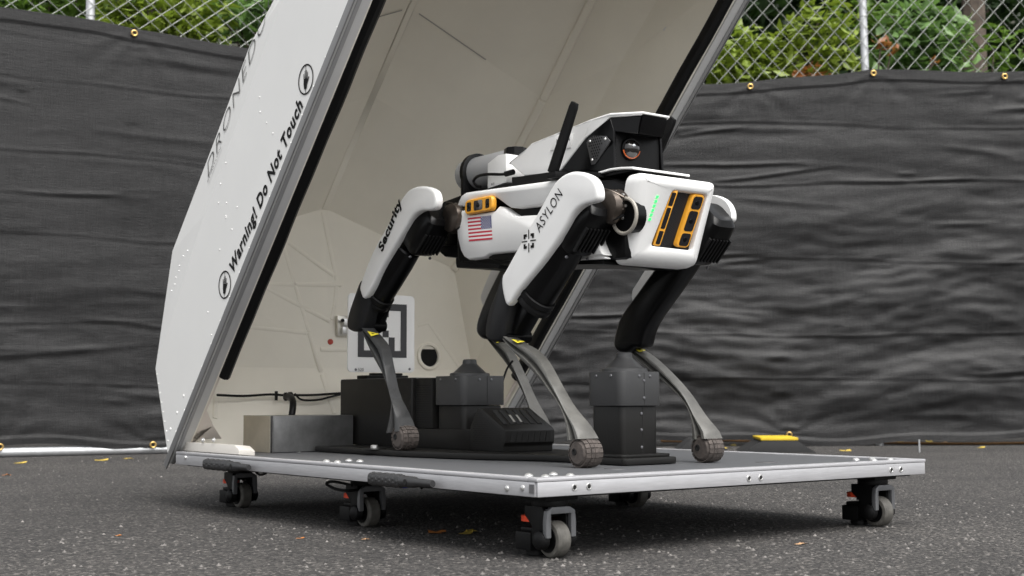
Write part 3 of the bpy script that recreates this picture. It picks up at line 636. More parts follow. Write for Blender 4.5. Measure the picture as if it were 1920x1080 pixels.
# belly fairings
P = yz(zA, [(285, 948), (600, 928), (760, 950), (960, 975), (960, 1005), (740, 1008), (300, 975)], .335); poly_prism('belly_tray', P, .335, 2*XC-.335, BLACK, bot, bev=.004)
P = yz(zA, [(105, 1000), (110, 1025), (350, 1030), (365, 1010), (420, 1000), (420, 975), (105, 965)], .35); poly_prism('belly_box', P, .35, 2*XC-.35, BLACKM, bot, bev=.003)
P = yz(zA, [(0, 895), (5, 930), (40, 962), (120, 970), (150, 965), (110, 890)], .35); poly_prism('rear_belly', P, .35, 2*XC-.35, BLACK, bot, bev=.006)
P = yz(zA, [(30, 640), (110, 610), (160, 590), (160, 700), (110, 900), (20, 900), (0, 800), (0, 690)], .37); poly_prism('tail_block', P, .37, 2*XC-.37, BLACK, bot, bev=.008)
P = yz(zA, [(760, 985), (760, 950), (830, 892), (880, 893), (930, 935), (978, 972)], .330); poly_prism('front_belly_fairing', P, .330, .345, WHITE, bot, bev=.003)
# amber side camera
cc = UX(*zA(245, 663), BX-.004); ex = (UX(*zA(330, 645), BX)-UX(*zA(165, 677), BX)).normalized(); ez = Vector((-1, 0, 0)).cross(ex); ez = ez if ez.z > 0 else -ez
def frame3(name, cc, ex, ez, nrm, w, h, wins, parent, th=.008, r=.010, m=AMBER):
    nrm = Vector(nrm).normalized(); P = rrect(w, h, r, 4); I = rrect(w-.004, h-.004, max(r-.002, .001), 4); b = NB()
    loft(b, [[cc-nrm*th*.9+ex*a+ez*c for a, c in P], [cc+nrm*th*.2+ex*a+ez*c for a, c in P], [cc+nrm*th*.5+ex*a+ez*c for a, c in I]])
    f_ = done(b, name, m, parent, ang=40)
    for (x, y, ww, hh) in wins:
        Q = rrect(ww, hh, min(ww, hh)*.22, 3); b = NB(); loft(b, [[cc+nrm*(th*.3)+ex*(x+a)+ez*(y+c) for a, c in Q], [cc+nrm*(th*.5+.0006)+ex*(x+a)+ez*(y+c) for a, c in Q]]); wn = done(b, 'sensor_window', GLASSB, f_)
        if min(ww, hh) > .012:
            b = NB(); lathe(b, cc+nrm*(th*.5+.0005)+ex*x+ez*y, nrm, ((0, .0048), (.001, .0045), (.0014, .002)), 14); done(b, 'lens', BLACK, f_)
    return f_
side_cam = frame3('side_camera', cc, ex, ez, (-1, 0, 0), .099, .031, ((-.033, 0, .015, .019), (0, 0, .031, .021), (.033, 0, .013, .019)), bot)
# flag print
fo_, fx = UX(*zA(185, 872), BX), None
f00 = UX(*zA(185, 872), BX); f10 = UX(*zA(321, 860), BX); f01 = UX(*zA(177, 737), BX)
fx = f10-f00; fy = f01-f00; FW, FH = fx.length, fy.length; fx.normalize(); fy.normalize()
# flag flies with its blue canton towards the head (mirrored, as on vehicles)
st = [[(0, FH*i/13), (FW, FH*i/13), (FW, FH*(i+1)/13), (0, FH*(i+1)/13)] for i in range(13)]
decal('flag_red_stripes', [[(a, b_) if not (i > 5 and a > FW*.56) else (FW*.56, b_) for a, b_ in s2] for i, s2 in enumerate(st) if i % 2 == 0], f00, fx, fy, lowc, RED, off=.0010, nrm=NX)
decal('flag_white_stripes', [[(a, b_) if not (i > 5 and a > FW*.56) else (FW*.56, b_) for a, b_ in s2] for i, s2 in enumerate(st) if i % 2 == 1], f00, fx, fy, lowc, PAPER, off=.0010, nrm=NX)
decal('flag_canton', [[(FW*.56, FH*6/13), (FW, FH*6/13), (FW, FH), (FW*.56, FH)]], f00, fx, fy, lowc, BLUE, off=.0010, nrm=NX)
stars = []
for r_ in range(9):
    for c2 in range(6 if r_ % 2 == 0 else 5):
        x = FW*(.56+.44*(c2+.55+(0 if r_ % 2 == 0 else .5))/6.1); y = FH*(6/13+7/13*(r_+.6)/9.2); q = []
        for k in range(10): t = math.pi/2+k*math.pi/5; rr_ = .0019 if k % 2 == 0 else .0008; q.append((x+math.cos(t)*rr_, y+math.sin(t)*rr_))
        stars.append(q)
k = decal('flag_stars', stars, f00, fx, fy, lowc, PAPER, off=.0016, nrm=NX); k['kind'] = 'stuff'

# head block
YT, YB, ZT, ZB = .119, .170, .6725, .508
def HP(x, z, back=0):     # point on the raked front face
    t = (ZT-z)/(ZT-ZB); return Vector((x, YT+(YB-YT)*t+back, z))
HN = (HP(.5, ZT)-HP(.4, ZT)).cross(HP(.4, ZB)-HP(.4, ZT)).normalized()
def HU(x, y): p = UP(x, y, HP(.4, ZT), HN); return Vector((p.x, p.z))
TLx, TRx, BLx, BRx = HU(1205, 317).x, HU(1352, 334).x, HU(1180, 492).x, HU(1312, 498).x
def head_loop(ins, back, grow=0):
    A = [Vector((TLx, ZT)), Vector((TRx, ZT)), Vector((BRx, ZB)), Vector((BLx, ZB))]
    out = []
    for i in range(4):
        p0, p1, p2 = A[i-1], A[i], A[(i+1) % 4]; r_ = .020
        a = p1+(p0-p1).normalized()*r_; c = p1+(p2-p1).normalized()*r_
        for k in range(6): t = k/5; out.append(a*(1-t)**2+p1*2*t*(1-t)+c*t*t)
    out = inset2([(p.x, p.y) for p in out], ins) if ins else out
    return [HP(p[0], p[1], back) for p in out]
rec = [HU(1262, 356), HU(1328, 364), HU(1299, 470), HU(1221, 461)]
b = NB(); L = [head_loop(.006, .046), head_loop(0, .042), head_loop(0, .022), head_loop(.003, .009), head_loop(.010, .002), head_loop(.018, 0)]
# ring to the recess edge, then into the recess
def rec_loop(back, ins=0):
    n = 24; A = [Vector(p) for p in (rec[0], rec[1], rec[2], rec[3])]; out = []
    cx_, cz_ = sum(p.x for p in A)/4, sum(p.y for p in A)/4
    for i in range(4):
        p0, p1, p2 = A[i-1], A[i], A[(i+1) % 4]; r_ = .008
        a = p1+(p0-p1).normalized()*r_; c = p1+(p2-p1).normalized()*r_
        for k in range(6): t = k/5; out.append(a*(1-t)**2+p1*2*t*(1-t)+c*t*t)
    if ins: out = inset2([(p.x, p.y) for p in out], ins)
    return [HP(p[0], p[1], back) for p in out]
L += [rec_loop(0, -.003), rec_loop(.002), rec_loop(.013, .001)]
loft(b, L, caps=False); bmesh.ops.recalc_face_normals(b, faces=b.faces); head = done(b, 'head', WHITE, bot, ang=50)
b = NB(); loft(b, [rec_loop(.0125, -.001), rec_loop(.016, -.001)]); pan = done(b, 'sensor_panel', PERF, head)
fn = (HP(.4, .6)-HP(.5, .6)).cross(HP(.4, .6)-HP(.4, .5)).normalized(); fn = fn if fn.y < 0 else -fn
fe = Vector((1, 0, 0)); mT, mB = (rec[0]+rec[1])/2, (rec[2]+rec[3])/2; fz = (HP(mT.x, mT.y)-HP(mB.x, mB.y)).normalized()
mid = lambda tx, tz: (lambda p: HP(p.x, p.y))(rec[3].lerp(rec[2], tx).lerp(rec[0].lerp(rec[1], tx), tz))
RW = (rec[1]-rec[0]).length; RHh = (mid(.5, 1)-mid(.5, 0)).length
ins_ = -fn*.007
frame3('front_camera', mid(.765, .5)+ins_, fe, fz, fn, RW*.36, RHh*.95, ((0, RHh*.325, RW*.26, RHh*.225), (0, RHh*.0, RW*.25, RHh*.36), (0, -RHh*.33, RW*.26, RHh*.225)), head, th=.010, r=.008)
lx = (Vector((1, 0, 0))+fn*.35).normalized()
frame3('front_camera', mid(.125, .5)+ins_*.7, lx, fz, (fn+Vector((-.35, 0, 0))).normalized(), RW*.16, RHh*.98, ((0, RHh*.335, RW*.095, RHh*.235), (0, 0, RW*.095, RHh*.37), (0, -RHh*.34, RW*.095, RHh*.235)), head, th=.006, r=.004)
b = NB()
for i in range(30):
    for sgn in (-1, 1):
        p = mid(.37, (i+.5)/30)-fn*.0112; d = (Vector((1, 0, 0))+fz*.5*sgn).normalized(); obox(b, p, d*RW*.23, fn*.0006, d.cross(fn)*.0005)
k = done(b, 'mesh_grille', mat('grille_grey', (.022, .022, .024), .5), head, smooth=False); k['kind'] = 'stuff'
for i in range(6):
    t = i/5; p = HU(1232+(1218-1232)*t, 369+(411-369)*t); b = NB(); obox(b, HP(*p)+fn*.0004, (.0026, 0, 0), fz*.0025, fn*.001); done(b, 'status_light', LED, head)
# neck behind the head, hips
poly_prism('neck', [(.185, .655), (.185, .52), (.30, .53), (.30, .675)], .36, 2*XC-.36, BLACK, bot, bev=.006)
for y, z, nm in ((.192, .612, 'front'), (.700, .648, 'rear')):
    for s_ in (-1, 1):
        X = lambda v: v if s_ < 0 else 2*XC-v
        b = NB(); lathe(b, (X(.312), y, z), (X(.40)-X(.296), 0, 0), ((0, .024), (.004, .031), (.018, .034), (.021, .030), (.030, .030), (.032, .0355), (.050, .0355), (.053, .031), (.10, .030)), 22); hp = done(b, 'hip_actuator', BRONZE, bot, ang=30)
        for i in range(8):
            t = 2*math.pi*i/8; b = NB(); lathe(b, (X(.3385), y+math.cos(t)*.031, z+math.sin(t)*.031), (X(.33)-X(.32), 0, 0), ((0, .003), (.009, .0028), (.010, .001)), 7); done(b, 'actuator_bolt', BOLT, hp)
rc = UX(1171, 405, .338)
for y, z in ((.192, .612), (.700, .648)):
    for i in range(4):
        b = NB(); dz_ = -.030+.018*i; tube(b, [Vector((.322, y+.030-.006*i, z+dz_)), Vector((.316, y+.010, z+dz_+.010)), Vector((.320, y-.012, z+dz_+.004)), Vector((.332, y-.034, z+dz_*.6))], .0024, 7); done(b, 'hip_wire', BRONZE if i % 2 else BLACK, bot)
for s_ in (-1, 1):
    X = lambda v: v if s_ < 0 else 2*XC-v
    b = NB(); torus(b, (X(.338), rc.y+(.0 if s_ < 0 else .03), rc.z), (1, 0, 0), .0325, .0036, 30, 8); done(b, 'hip_ring', RINGM, bot)
    b = NB(); cyl(b, (X(.340), rc.y+(.0 if s_ < 0 else .03), rc.z), (X(.365), rc.y+(.0 if s_ < 0 else .03), rc.z), .031, 22); done(b, 'hip_drive', BLACK, bot)

# payload on the back
PX0 = .362; pe = yz(zA, [(880, 500), (930, 493), (1000, 473), (1060, 466), (1130, 464)], PX0)
b = NB()
loft(b, [[Vector((x, q.x, q.y+dz_+.0035)) for x, dz_ in ((PX0, 0), (.512, 0), (.512, .0045), (PX0, .0045))] for q in pe]); pl_ = done(b, 'mounting_plate', WHITE, bot, bev=.001, seg=1)
P = yz(zA, [(150, 590), (430, 545), (430, 500), (500, 492), (715, 460), (930, 470), (930, 500), (700, 515), (430, 556), (150, 603)], .355); poly_prism('mounting_rail', P, .355, 2*XC-.355, BLACKM, bot, bev=.002)
HX0, HX1, HF = .366, 2*XC-.366, .402
def h3(L): return [UX(*zA(x, y), X_) for x, y, X_ in L]
def slab(name, pts, th, m, mirror, parent=bot, bev=.001):
    P = [Vector((2*XC-p.x, p.y, p.z)) if mirror else p for p in pts]; n_ = Vector()
    for i in range(len(P)): n_ += (P[i]-P[0]).cross(P[(i+1) % len(P)]-P[0])
    n_.normalize(); n_ = n_ if n_.dot(Vector((XC, .35, .72))-P[0]) > 0 else -n_
    b = NB(); prism(b, P, [p+n_*th for p in P]); return done(b, name, m, parent, bev=bev, seg=1)
top = [(415, 415, HX0), (510, 340, HX0), (545, 305, HX0), (720, 235, HX0), (890, 165, HX0), (1000, 130, .372), (1190, 120, HF)]
low_b = [(1180, 142, HF), (1000, 154, .374), (960, 187, .370), (850, 280, HX0), (715, 460, HX0), (635, 480, HX0), (500, 492, HX0)]
for s_ in (0, 1):
    o = slab('hood_side', h3([top[i] for i in (0, 1, 2, 3, 4)]+[low_b[i] for i in (3, 4, 5, 6)]), .006, WHITE, s_, bev=.0015)
    slab('hood_shoulder', h3([top[4], top[5], top[6]]+low_b[:4]), .004, WHITE, s_)
    o2 = slab('hood_cheek', h3([(715, 460, HX0+.001), (850, 282, HX0+.001), (960, 190, .371), (1000, 157, .375), (1022, 235, .374), (1022, 466, .370)]), .006, BLACK, s_)
    slab('visor_side', h3([(1000, 157, .375), (1180, 145, HF+.001), (1158, 248, HF+.001), (1022, 235, .375)]), .004, BLACK, s_)
    if not s_: hood, cheek = o, o2
tp = h3(top)
for a, c in zip(tp, tp[1:]):
    b = NB(); M_ = lambda p: Vector((2*XC-p.x, p.y, p.z)); dn = Vector((0, 0, -.004))
    prism(b, [a, c, M_(c), M_(a)], [a+dn, c+dn, M_(c)+dn, M_(a)+dn]); done(b, 'hood_roof', WHITE, bot, bev=.001, seg=1)
va, vb = h3([(1184, 128, HF)])[0], h3([(1158, 246, HF)])[0]; vc = h3([(1022, 238, .378)])[0]
b = NB(); A = [(va.y, va.z-.003), (vb.y, vb.z), (vc.y, vc.z), (vc.y, va.z-.006)]; prism(b, [(HF+.004, *p) for p in A], [(2*XC-HF-.004, *p) for p in A]); done(b, 'visor_box', BLACK, bot, bev=.0015)
fy0 = UX(*zA(1022, 462), .372).yz
b = NB(); box(b, (HX0+.012, fy0.x+.004, .688), (HX1-.012, fy0.x+.12, .772)); done(b, 'hood_core', BLACKM, bot, bev=.003)
b = NB(); box(b, (HX0+.004, fy0.x-.06, .682), (HX1-.004, fy0.x+.1, .6875)); done(b, 'hood_floor', BLACKM, bot, bev=.001)
# perforated triangular speaker plate
tri = yz(zA, [(865, 300), (880, 275), (905, 262), (975, 262), (1000, 290), (985, 320), (915, 425), (893, 430)], HX0+.002)
b = NB(); prism(b, [(HX0+.0005, *p) for p in tri], [(HX0+.004, *p) for p in tri]); sp = done(b, 'speaker_plate', mat('speaker_grey', (.05, .05, .052), .45), cheek, bev=.0008)
ce = UX(*zA(915, 325), HX0).yz; hl = []
for i in range(-4, 5):
    for j in range(-5, 5):
        y = ce.x+(i+.5*(j % 2))*.0062; z = ce.y+.004+j*.0055
        if abs(y-ce.x) < .021-(ce.y+.012-z)*.42*(1 if z < ce.y else 0) and z < ce.y+.022: hl.append([(y+math.cos(t)*.0019, z+math.sin(t)*.0019) for t in [math.pi*k/4 for k in range(8)]])
k = decal('speaker_holes', hl, (HX0, 0, 0), (0, 1, 0), (0, 0, 1), sp, HOLEM, off=.0004, nrm=NX); k['kind'] = 'stuff'
for q in ((882, 293), (970, 280), (895, 400)):
    p = UX(*zA(*q), HX0); b = NB(); lathe(b, p, NX, ((0, .0028), (.0012, .0022), (.0016, .001)), 8); done(b, 'screw', BOLT, sp)
b = NB(); lab = yz(zA, [(655, 348), (775, 330), (790, 250), (690, 262)], HX0)
prism(b, [(HX0-.0022, *p) for p in lab], [(HX0-.0002, *p) for p in lab]); lb = done(b, 'name_plate', WHITE, hood, bev=.0006)
p = UX(*zA(662, 322), HX0); q = UX(*zA(773, 290), HX0); text('name_plate_lettering', 'ASYLON', p+(q-p)*.3, q-p, (0, .2, 1), (q-p).length*.7, .011, lb, INK, NX, off=.003)
# spotlight camera
lc = UY(*zA(1150, 332), fy0.x-.012); b = NB(); lathe(b, lc+Vector((0, .030, 0)), (-.25, -1, -.05), ((0, .016), (.004, .021), (.018, .0225), (.024, .020)), 22); sc = done(b, 'spotlight', BLACK, bot)
fd = Vector((-.25, -1, -.05)).normalized(); l0 = lc+Vector((0, .030, 0))+fd*.0235
b = NB(); torus(b, l0, fd, .0175, .0022, 20, 8, 190, 350); done(b, 'spotlight_reflection', LENSOR, sc)  # orange reflection along the bottom of the glass, put in as a coloured arc
b = NB(); lathe(b, l0, fd, ((0, .018), (.004, .0165), (.008, .012), (.0105, .006), (.0112, .001)), 22); done(b, 'spotlight_glass', mat('smoked_glass', (.008, .007, .0065), .12, coat=.4), sc)
b = NB(); lathe(b, l0+Vector((0, 0, .005))+fd*.0098, fd, ((0, .0038), (.0012, .0032), (.0018, .001)), 12); done(b, 'spotlight_lens', mat('lens_silver', (.7, .72, .74), .12, metal=.9), sc)
b = NB(); obox(b, lc+Vector((0, .035, .024)), (.026, 0, 0), (0, .012, 0), (0, 0, .006)); obox(b, lc+Vector((-.028, .036, -.002)), (.004, 0, 0), (0, .014, 0), (0, 0, .022)); done(b, 'spotlight_yoke', BLACK, sc, bev=.002)
# antennas
for s_, bq, tq in ((-1, (665, 480), (797, 68)), (1, (1222, 440), (1358, 160))):
    X_ = XC+s_*.115; a, c = UX(*zA(*bq), X_), UX(*zA(*tq), X_)
    if s_ > 0: a = UX(1215, 322, X_); c = UX(1262, 221, X_)
    d = (c-a).normalized(); wv = Vector((0, d.z, -d.y)); b = NB()
    loft(b, [[a+wv*x*k1+Vector((y, 0, 0)) for x, y in ((-.013, -.004), (.013, -.004), (.013, .004), (-.013, .004))] for k1 in (1,)]+[[a.lerp(c, t)+wv*x*k1+Vector((y, 0, 0)) for x, y in ((-.013, -.004), (.013, -.004), (.013, .004), (-.013, .004))] for t, k1 in ((.25, 1), (.93, .82), (1, .6))])
    an = done(b, 'antenna', BLACKM, bot, bev=.0015)
    b = NB(); obox(b, (X_-s_*.035, a.y-.005, a.z-.004), (.042, 0, 0), (0, .014, 0), (0, 0, .006)); done(b, 'antenna_bracket', BLACKM, an, bev=.002)
# rear electronics: box, cylinder, puck, cable
e0 = UX(*z7(470, 640), .372); e1 = UX(*z7(690, 240), .372); e2 = UX(*z7(690, 560), .372)
b = NB(); A = [(e0.y, e0.z-.004), (e1.y, e2.z-.004), (e1.y, e1.z), (e1.y+.028, e1.z+.001), (e0.y, e1.z-.012)]
prism(b, [(.372, *p) for p in A], [(2*XC-.385, *p) for p in A]); eb = done(b, 'electronics_box', WHITE, bot, bev=.002)
p = UX(*z7(520, 620), .372); text('box_print', 'BLE', p, (0, -1, .1), (0, 0, 1), .011, .004, eb, INK, NX, off=.001)
zc = UX(*z7(330, 490), XC).z; yd = UX(*z7(250, 480), XC).y-.03
b = NB(); lathe(b, (XC, e1.y+.03, zc), (0, 1, 0), ((0, .0375), (yd-e1.y-.03, .0375)), 26); tc_ = done(b, 'tail_cylinder', TAILG, bot)
b = NB(); lathe(b, (XC, yd-.012, zc), (0, 1, 0), ((0, .040), (.002, .046), (.014, .046), (.016, .040)), 28); td = done(b, 'tail_disc', RUBBER, bot)
b = NB(); box(b, (XC-.044, yd-.010, zc-.085), (XC+.044, yd+.002, zc-.004)); done(b, 'disc_foot', RUBBER, td, bev=.004)
b = NB(); lathe(b, (XC, yd+.005, zc), (0, 1, 0), ((0, .036), (.03, .036), (.034, .028)), 24); done(b, 'tail_cap', TAILG, td)
p = UX(*zA(455, 345), .42); b = NB(); lathe(b, (p.x, p.y, e1.z), (0, 0, 1), ((0, .030), (.004, .031), (.005, .027), (.019, .026), (.021, .023), (.0215, .002)), 8); done(b, 'roof_puck', BLACK, eb, ang=20)
b = NB(); tube(b, [UX(*zA(432, 478), .37), UX(*zA(370, 484), .362), UX(*zA(290, 484), .362), UX(*zA(235, 495), .365), UX(*zA(210, 522), .37), UX(*zA(225, 548), .372), UX(*zA(250, 556), .375)], .0032, 8); done(b, 'payload_cable', RUBBER, bot)
b = NB(); cyl(b, UX(*zA(395, 482), .363), UX(*zA(440, 470), .366), .006, 12); done(b, 'cable_plug', RUBBER, bot)

# ------------------------------------------------------------------ docking station
DZ = PZ+.0142
dock = thing('docking_station', (.44, .75, PZ), 'black docking station under the robot with two capped posts and a slatted vent', 'dock')
PB = [(.262, 1.19), (.262, 1.0), (.266, .80), (.288, .66), (.318, .56), (.372, .44), (.372, .215), (.378, .207), (.505, .207), (.512, .215), (.512, .36), (.56, .56), (.60, .80), (.60, 1.19), (.59, 1.2), (.272, 1.2)]
b = NB(); prism(b, [(x, y, PZ+.0015) for x, y in PB], [(x, y, DZ) for x, y in PB]); bp = done(b, 'base_plate', DOCKB, dock, bev=.003)
p = UZ(702, 842, DZ); b = NB(); lathe(b, (p.x, p.y, DZ), (0, 0, 1), ((0, .028), (.002, .027), (.0025, .004)), 20); done(b, 'washer', DOCKB, bp)
b = NB(); lathe(b, (p.x, p.y, DZ+.0022), (0, 0, 1), ((0, .0085), (.006, .0085), (.007, .006)), 6); done(b, 'base_bolt', BOLT, bp, ang=20)
def rbox(name, x0, x1, y0, y1, z0, z1, r, m, parent, bev=.002):
    P = rrect(x1-x0, y1-y0, r, 5); b = NB(); cx_, cy_ = (x0+x1)/2, (y0+y1)/2
    prism(b, [(cx_+a, cy_+c, z0) for a, c in P], [(cx_+a, cy_+c, z1) for a, c in P]); return done(b, name, m, parent, bev=bev, bang=50)
def post(x0, x1, y0, y1, zb, scr):
    z1, z2 = .2425, .3085; i_ = .006
    t = rbox('post', x0+i_, x1-i_, y0+i_, y1-i_, zb, z1, .013, DOCKB, dock)
    cp_ = rbox('post_cap', x0, x1, y0, y1, z1+.0005, z2, .016, DOCKG, t)
    cx_, cy_ = (x0+x1)/2, (y0+y1)/2
    b = NB(); lathe(b, (cx_, cy_, z2), (0, 0, 1), ((0, .046), (.006, .045), (.008, .038), (.009, .036), (.026, .018), (.028, .0165), (.036, .0155), (.038, .013)), 8 if False else 24); done(b, 'cone_top', DOCKG, t, ang=25)
    b = NB()
    for (x, z) in scr:
        bb = NB(); lathe(bb, (x, y0 if z > z1 else y0+i_, z), (0, -1, 0), ((0, .0032), (.0012, .0028), (.0018, .001)), 8); done(bb, 'screw', BOLT if False else mat('dark_screw', (.18, .18, .19), .35, metal=.8), t)
    b.free()
    for y in (y0+.03, y1-.03):
        bb = NB(); lathe(bb, (x0, y, z2-.008), (-1, 0, 0), ((0, .0032), (.0012, .0028), (.0018, .001)), 8); done(bb, 'screw', mat('dark_screw', (.18, .18, .19), .35, metal=.8), t)
    b = NB(); box(b, (x0+(x1-x0)*.54, y0-.0004, z1+.003), (x0+(x1-x0)*.55, y0+.001, z2-.001)); done(b, 'fold_line', HOLEM, cp_)
    b = NB(); box(b, (x0+(x1-x0)*.54, y0+i_-.0004, zb+.004), (x0+(x1-x0)*.55, y0+i_+.001, z1-.001)); done(b, 'fold_line', HOLEM, t)
    return t
post(.388, .496, .232, .335, DZ, [(.434, .300), (.462, .300), (.446, .291), (.446, .258), (.444, .228), (.444, .197), (.444, .164)])
b = NB(); P = rrect(.13, .128, .012); prism(b, [(.442+a, .284+c, DZ) for a, c in P], [(.442+a, .284+c, DZ+.006) for a, c in P]); done(b, 'post_foot', DOCKB, dock, bev=.002)
post(.386, .505, .748, .868, DZ, [(.43, .300), (.462, .300)])
rb = rbox('charger_box', .378, .60, .945, 1.275, DZ, .307, .004, DOCKB, dock, bev=.017)
rbox('low_body', .384, .52, .715, .9445, DZ, .190, .004, DOCKB, dock, bev=.003)
b = NB(); box(b, (.3865, .872, .1905), (.50, .944, .3055)); pf = done(b, 'side_grille', DOCKB, dock, bev=.003)
hl = [[(.878+i*.0055+(.00275 if j % 2 else 0)+math.cos(t)*.0017, .205+j*.0052+math.sin(t)*.0017) for t in [math.pi*k/3 for k in range(6)]] for i in range(11) for j in range(17)]
k = decal('grille_holes', hl, (.3865, 0, 0), (0, 1, 0), (0, 0, 1), pf, HOLEM, off=.0004, nrm=NX); k['kind'] = 'stuff'
# wedge-shaped vent
VX0, VX1 = .378, .512; vp = [(.592, DZ), (.592, .158), (.585, .165), (.585, .190), (.592, .1965), (.672, .2375), (.684, .2375), (.712, .196), (.712, DZ)]
b = NB(); prism(b, [(VX0, *p) for p in vp], [(VX1, *p) for p in vp]); vt = done(b, 'vent_housing', DOCKB, dock, bev=.003)
hl = [[(.602+i*.0052+(.0026 if j % 2 else 0)+math.cos(t)*.0014, .152+j*.0046+math.sin(t)*.0014) for t in [math.pi*k/3 for k in range(6)]] for i in range(19) for j in range(17) if .152+j*.0046 < .192+(.602+i*.0052-.592)*.49-.004 and (.602+i*.0052) < .708-(j*.0046-.045)*.4]
k = decal('vent_side_holes', hl, (VX0, 0, 0), (0, 1, 0), (0, 0, 1), vt, HOLEM, off=.0004, nrm=NX); k['kind'] = 'stuff'
a_ = Vector((0, .594, .1978)); c_ = Vector((0, .671, .2372)); sl = (c_-a_).normalized(); sn = Vector((0, -sl.z, sl.y))
for i in range(6):
    x = VX0+.022+i*.0185; b = NB(); q = [a_+sl*.012, a_+sl*((c_-a_).length-.010)]
    obox(b, Vector((x, 0, 0))+(q[0]+q[1])/2+sn*.0004, Vector((.0060, 0, 0)), (q[1]-q[0])/2+Vector((.006, 0, 0)), sn*.0006); done(b, 'vent_slot', HOLEM, vt)
for i in range(2):
    x = VX0+.049+i*.0185; b = NB(); obox(b, Vector((x, 0, 0))+a_+sl*.036+sn*.001, Vector((.0026, 0, 0)), sl*.016+Vector((.004, 0, 0)), sn*.0006); done(b, 'vent_insert', BOLT, vt)
for i in range(7):
    x = VX0+.020+i*.0158; b = NB(); obox(b, (x, .5847, .1775), (.0055, 0, 0), (0, .0006, 0), (.002, 0, .0108)); done(b, 'front_slot', HOLEM, vt)
# fiducial board on the charger box
BY = 1.20; q0 = UY(653, 549, BY); q1 = UY(777, 699, BY); W_ = q1.x-q0.x; H_ = q0.z-q1.z
brd = None
P = rrect(W_, H_, .012, 5); b = NB(); cx_, cz_ = (q0.x+q1.x)/2, (q0.z+q1.z)/2
prism(b, [(cx_+a, BY, cz_+c) for a, c in P], [(cx_+a, BY+.004, cz_+c) for a, c in P]); brd = done(b, 'marker_board', BOARD, dock, bev=.0008)
b = NB(); box(b, (cx_-.06, BY-.03, .3072), (cx_+.06, BY+.02, .316)); box(b, (cx_-.03, BY-.02, .3162), (cx_+.05, BY+.012, .322)); done(b, 'board_foot', BLACKM, brd, bev=.002)
def bx(px0, py0, px1, py1): a, c = UY(px0, py0, BY), UY(px1, py1, BY); return [(a.x, a.z), (c.x, a.z), (c.x, c.z), (a.x, c.z)]
sq = []; x0, z1_ = UY(671, 567, BY).xz; x1, z0_ = UY(762, 671, BY).xz; bw = (x1-x0)/8
def sqr(i0, j0, i1, j1): return [(x0+bw*i0, z1_-(z1_-z0_)*j0/8), (x0+bw*i1, z1_-(z1_-z0_)*j0/8), (x0+bw*i1, z1_-(z1_-z0_)*j1/8), (x0+bw*i0, z1_-(z1_-z0_)*j1/8)]
sq = [sqr(0, 0, 8, 1), sqr(0, 7, 8, 8), sqr(0, 1, 1, 7), sqr(7, 1, 8, 7), sqr(1, 1, 3, 3), sqr(4, 1, 5, 2), sqr(4, 4, 5, 5), sqr(2, 5, 4, 6), sqr(5, 5, 6, 7), sqr(1, 4, 2, 5), sqr(3, 3, 4, 4)]
decal('marker_pattern', sq, (0, BY, 0), (1, 0, 0), (0, 0, 1), brd, TAGB, off=.0012, nrm=(0, -1, 0))
p = UY(671, 696, BY); text('board_number', '520', p, (1, 0, 0), (0, 0, 1), .016, .008, brd, INK, (0, -1, 0), off=.0012)
for q in ((667, 693), (768, 692)):
    p = UY(*q, BY); b = NB(); lathe(b, (p.x, BY, p.z), (0, -1, 0), ((0, .0035), (.0015, .003), (.002, .001)), 10); done(b, 'board_screw', mat('dark_screw', (.18, .18, .19), .35, metal=.8), brd)
b = NB(); tube(b, [Vector((.53, .80, .29)), Vector((.545, .80, .325)), Vector((.555, .79, .345))], .0025, 7); tag(done(b, 'cable', RUBBER), 'short black cable end sticking up behind the capped post', 'cable')

# ------------------------------------------------------------------ steel control box and wall cable
sb = thing('steel_box', (.26, 1.27, PZ), 'plain brushed steel box on the deck at the left rear', 'box')
b = NB(); box(b, (.150, 1.200, PZ+.001), (.371, 1.345, .2185)); done(b, 'box_body', STEEL, sb, bev=.0012)
b = NB(); box(b, (.1485, 1.205, PZ+.001), (.1498, 1.345, .219)); done(b, 'box_side', mat('steel_warm', (.50, .46, .38), .38, metal=.75, var=.2, vscale=9), sb)
b = NB(); box(b, (.150, 1.1985, PZ+.001), (.1525, 1.1998, .219)); done(b, 'box_seam', HOLEM, sb)
b = NB(); box(b, (.156, 1.1978, PZ+.002), (.371, 1.1996, .218)); done(b, 'box_front', STEEL, sb, bev=.0006)
def wallpt(x, y, d=.02): p, n = RH(x, y); return p+n*d
wire([wallpt(398, 749, .03), wallpt(450, 748, .02), wallpt(500, 745, .02), wallpt(525, 748, .025), wallpt(540, 749, .03), wallpt(580, 746, .02), wallpt(640, 742, .02), wallpt(700, 741, .03)], .0032, RUBBER, 'thin black cable strung along the inner rear wall of the shell')
wire([wallpt(542, 748, .035), wallpt(560, 755, .02), wallpt(590, 755, .02), wallpt(615, 749, .02), wallpt(650, 742, .02), wallpt(700, 745, .03)], .0028, RUBBER, 'second black cable sagging from the elbow hose toward the charger')
b = NB(); tube(b, [UY(547, 779, 1.33), UY(549, 765, 1.335), UY(549, 752, 1.35), UY(545, 745, 1.375), UY(538, 743, 1.40)], .0085, 12); hs = done(b, 'elbow_hose', RUBBER); tag(hs, 'short black elbow hose rising from the steel box', 'hose')
p = UY(532, 744, 1.405); b = NB(); lathe(b, p, (1, -.2, .05), ((0, .008), (.003, .0115), (.008, .0115), (.010, .009), (.013, .012), (.021, .012), (.024, .008)), 10); tag(done(b, 'cable_gland', RUBBER), 'knobbly black gland where the wall cables meet the elbow hose', 'gland')
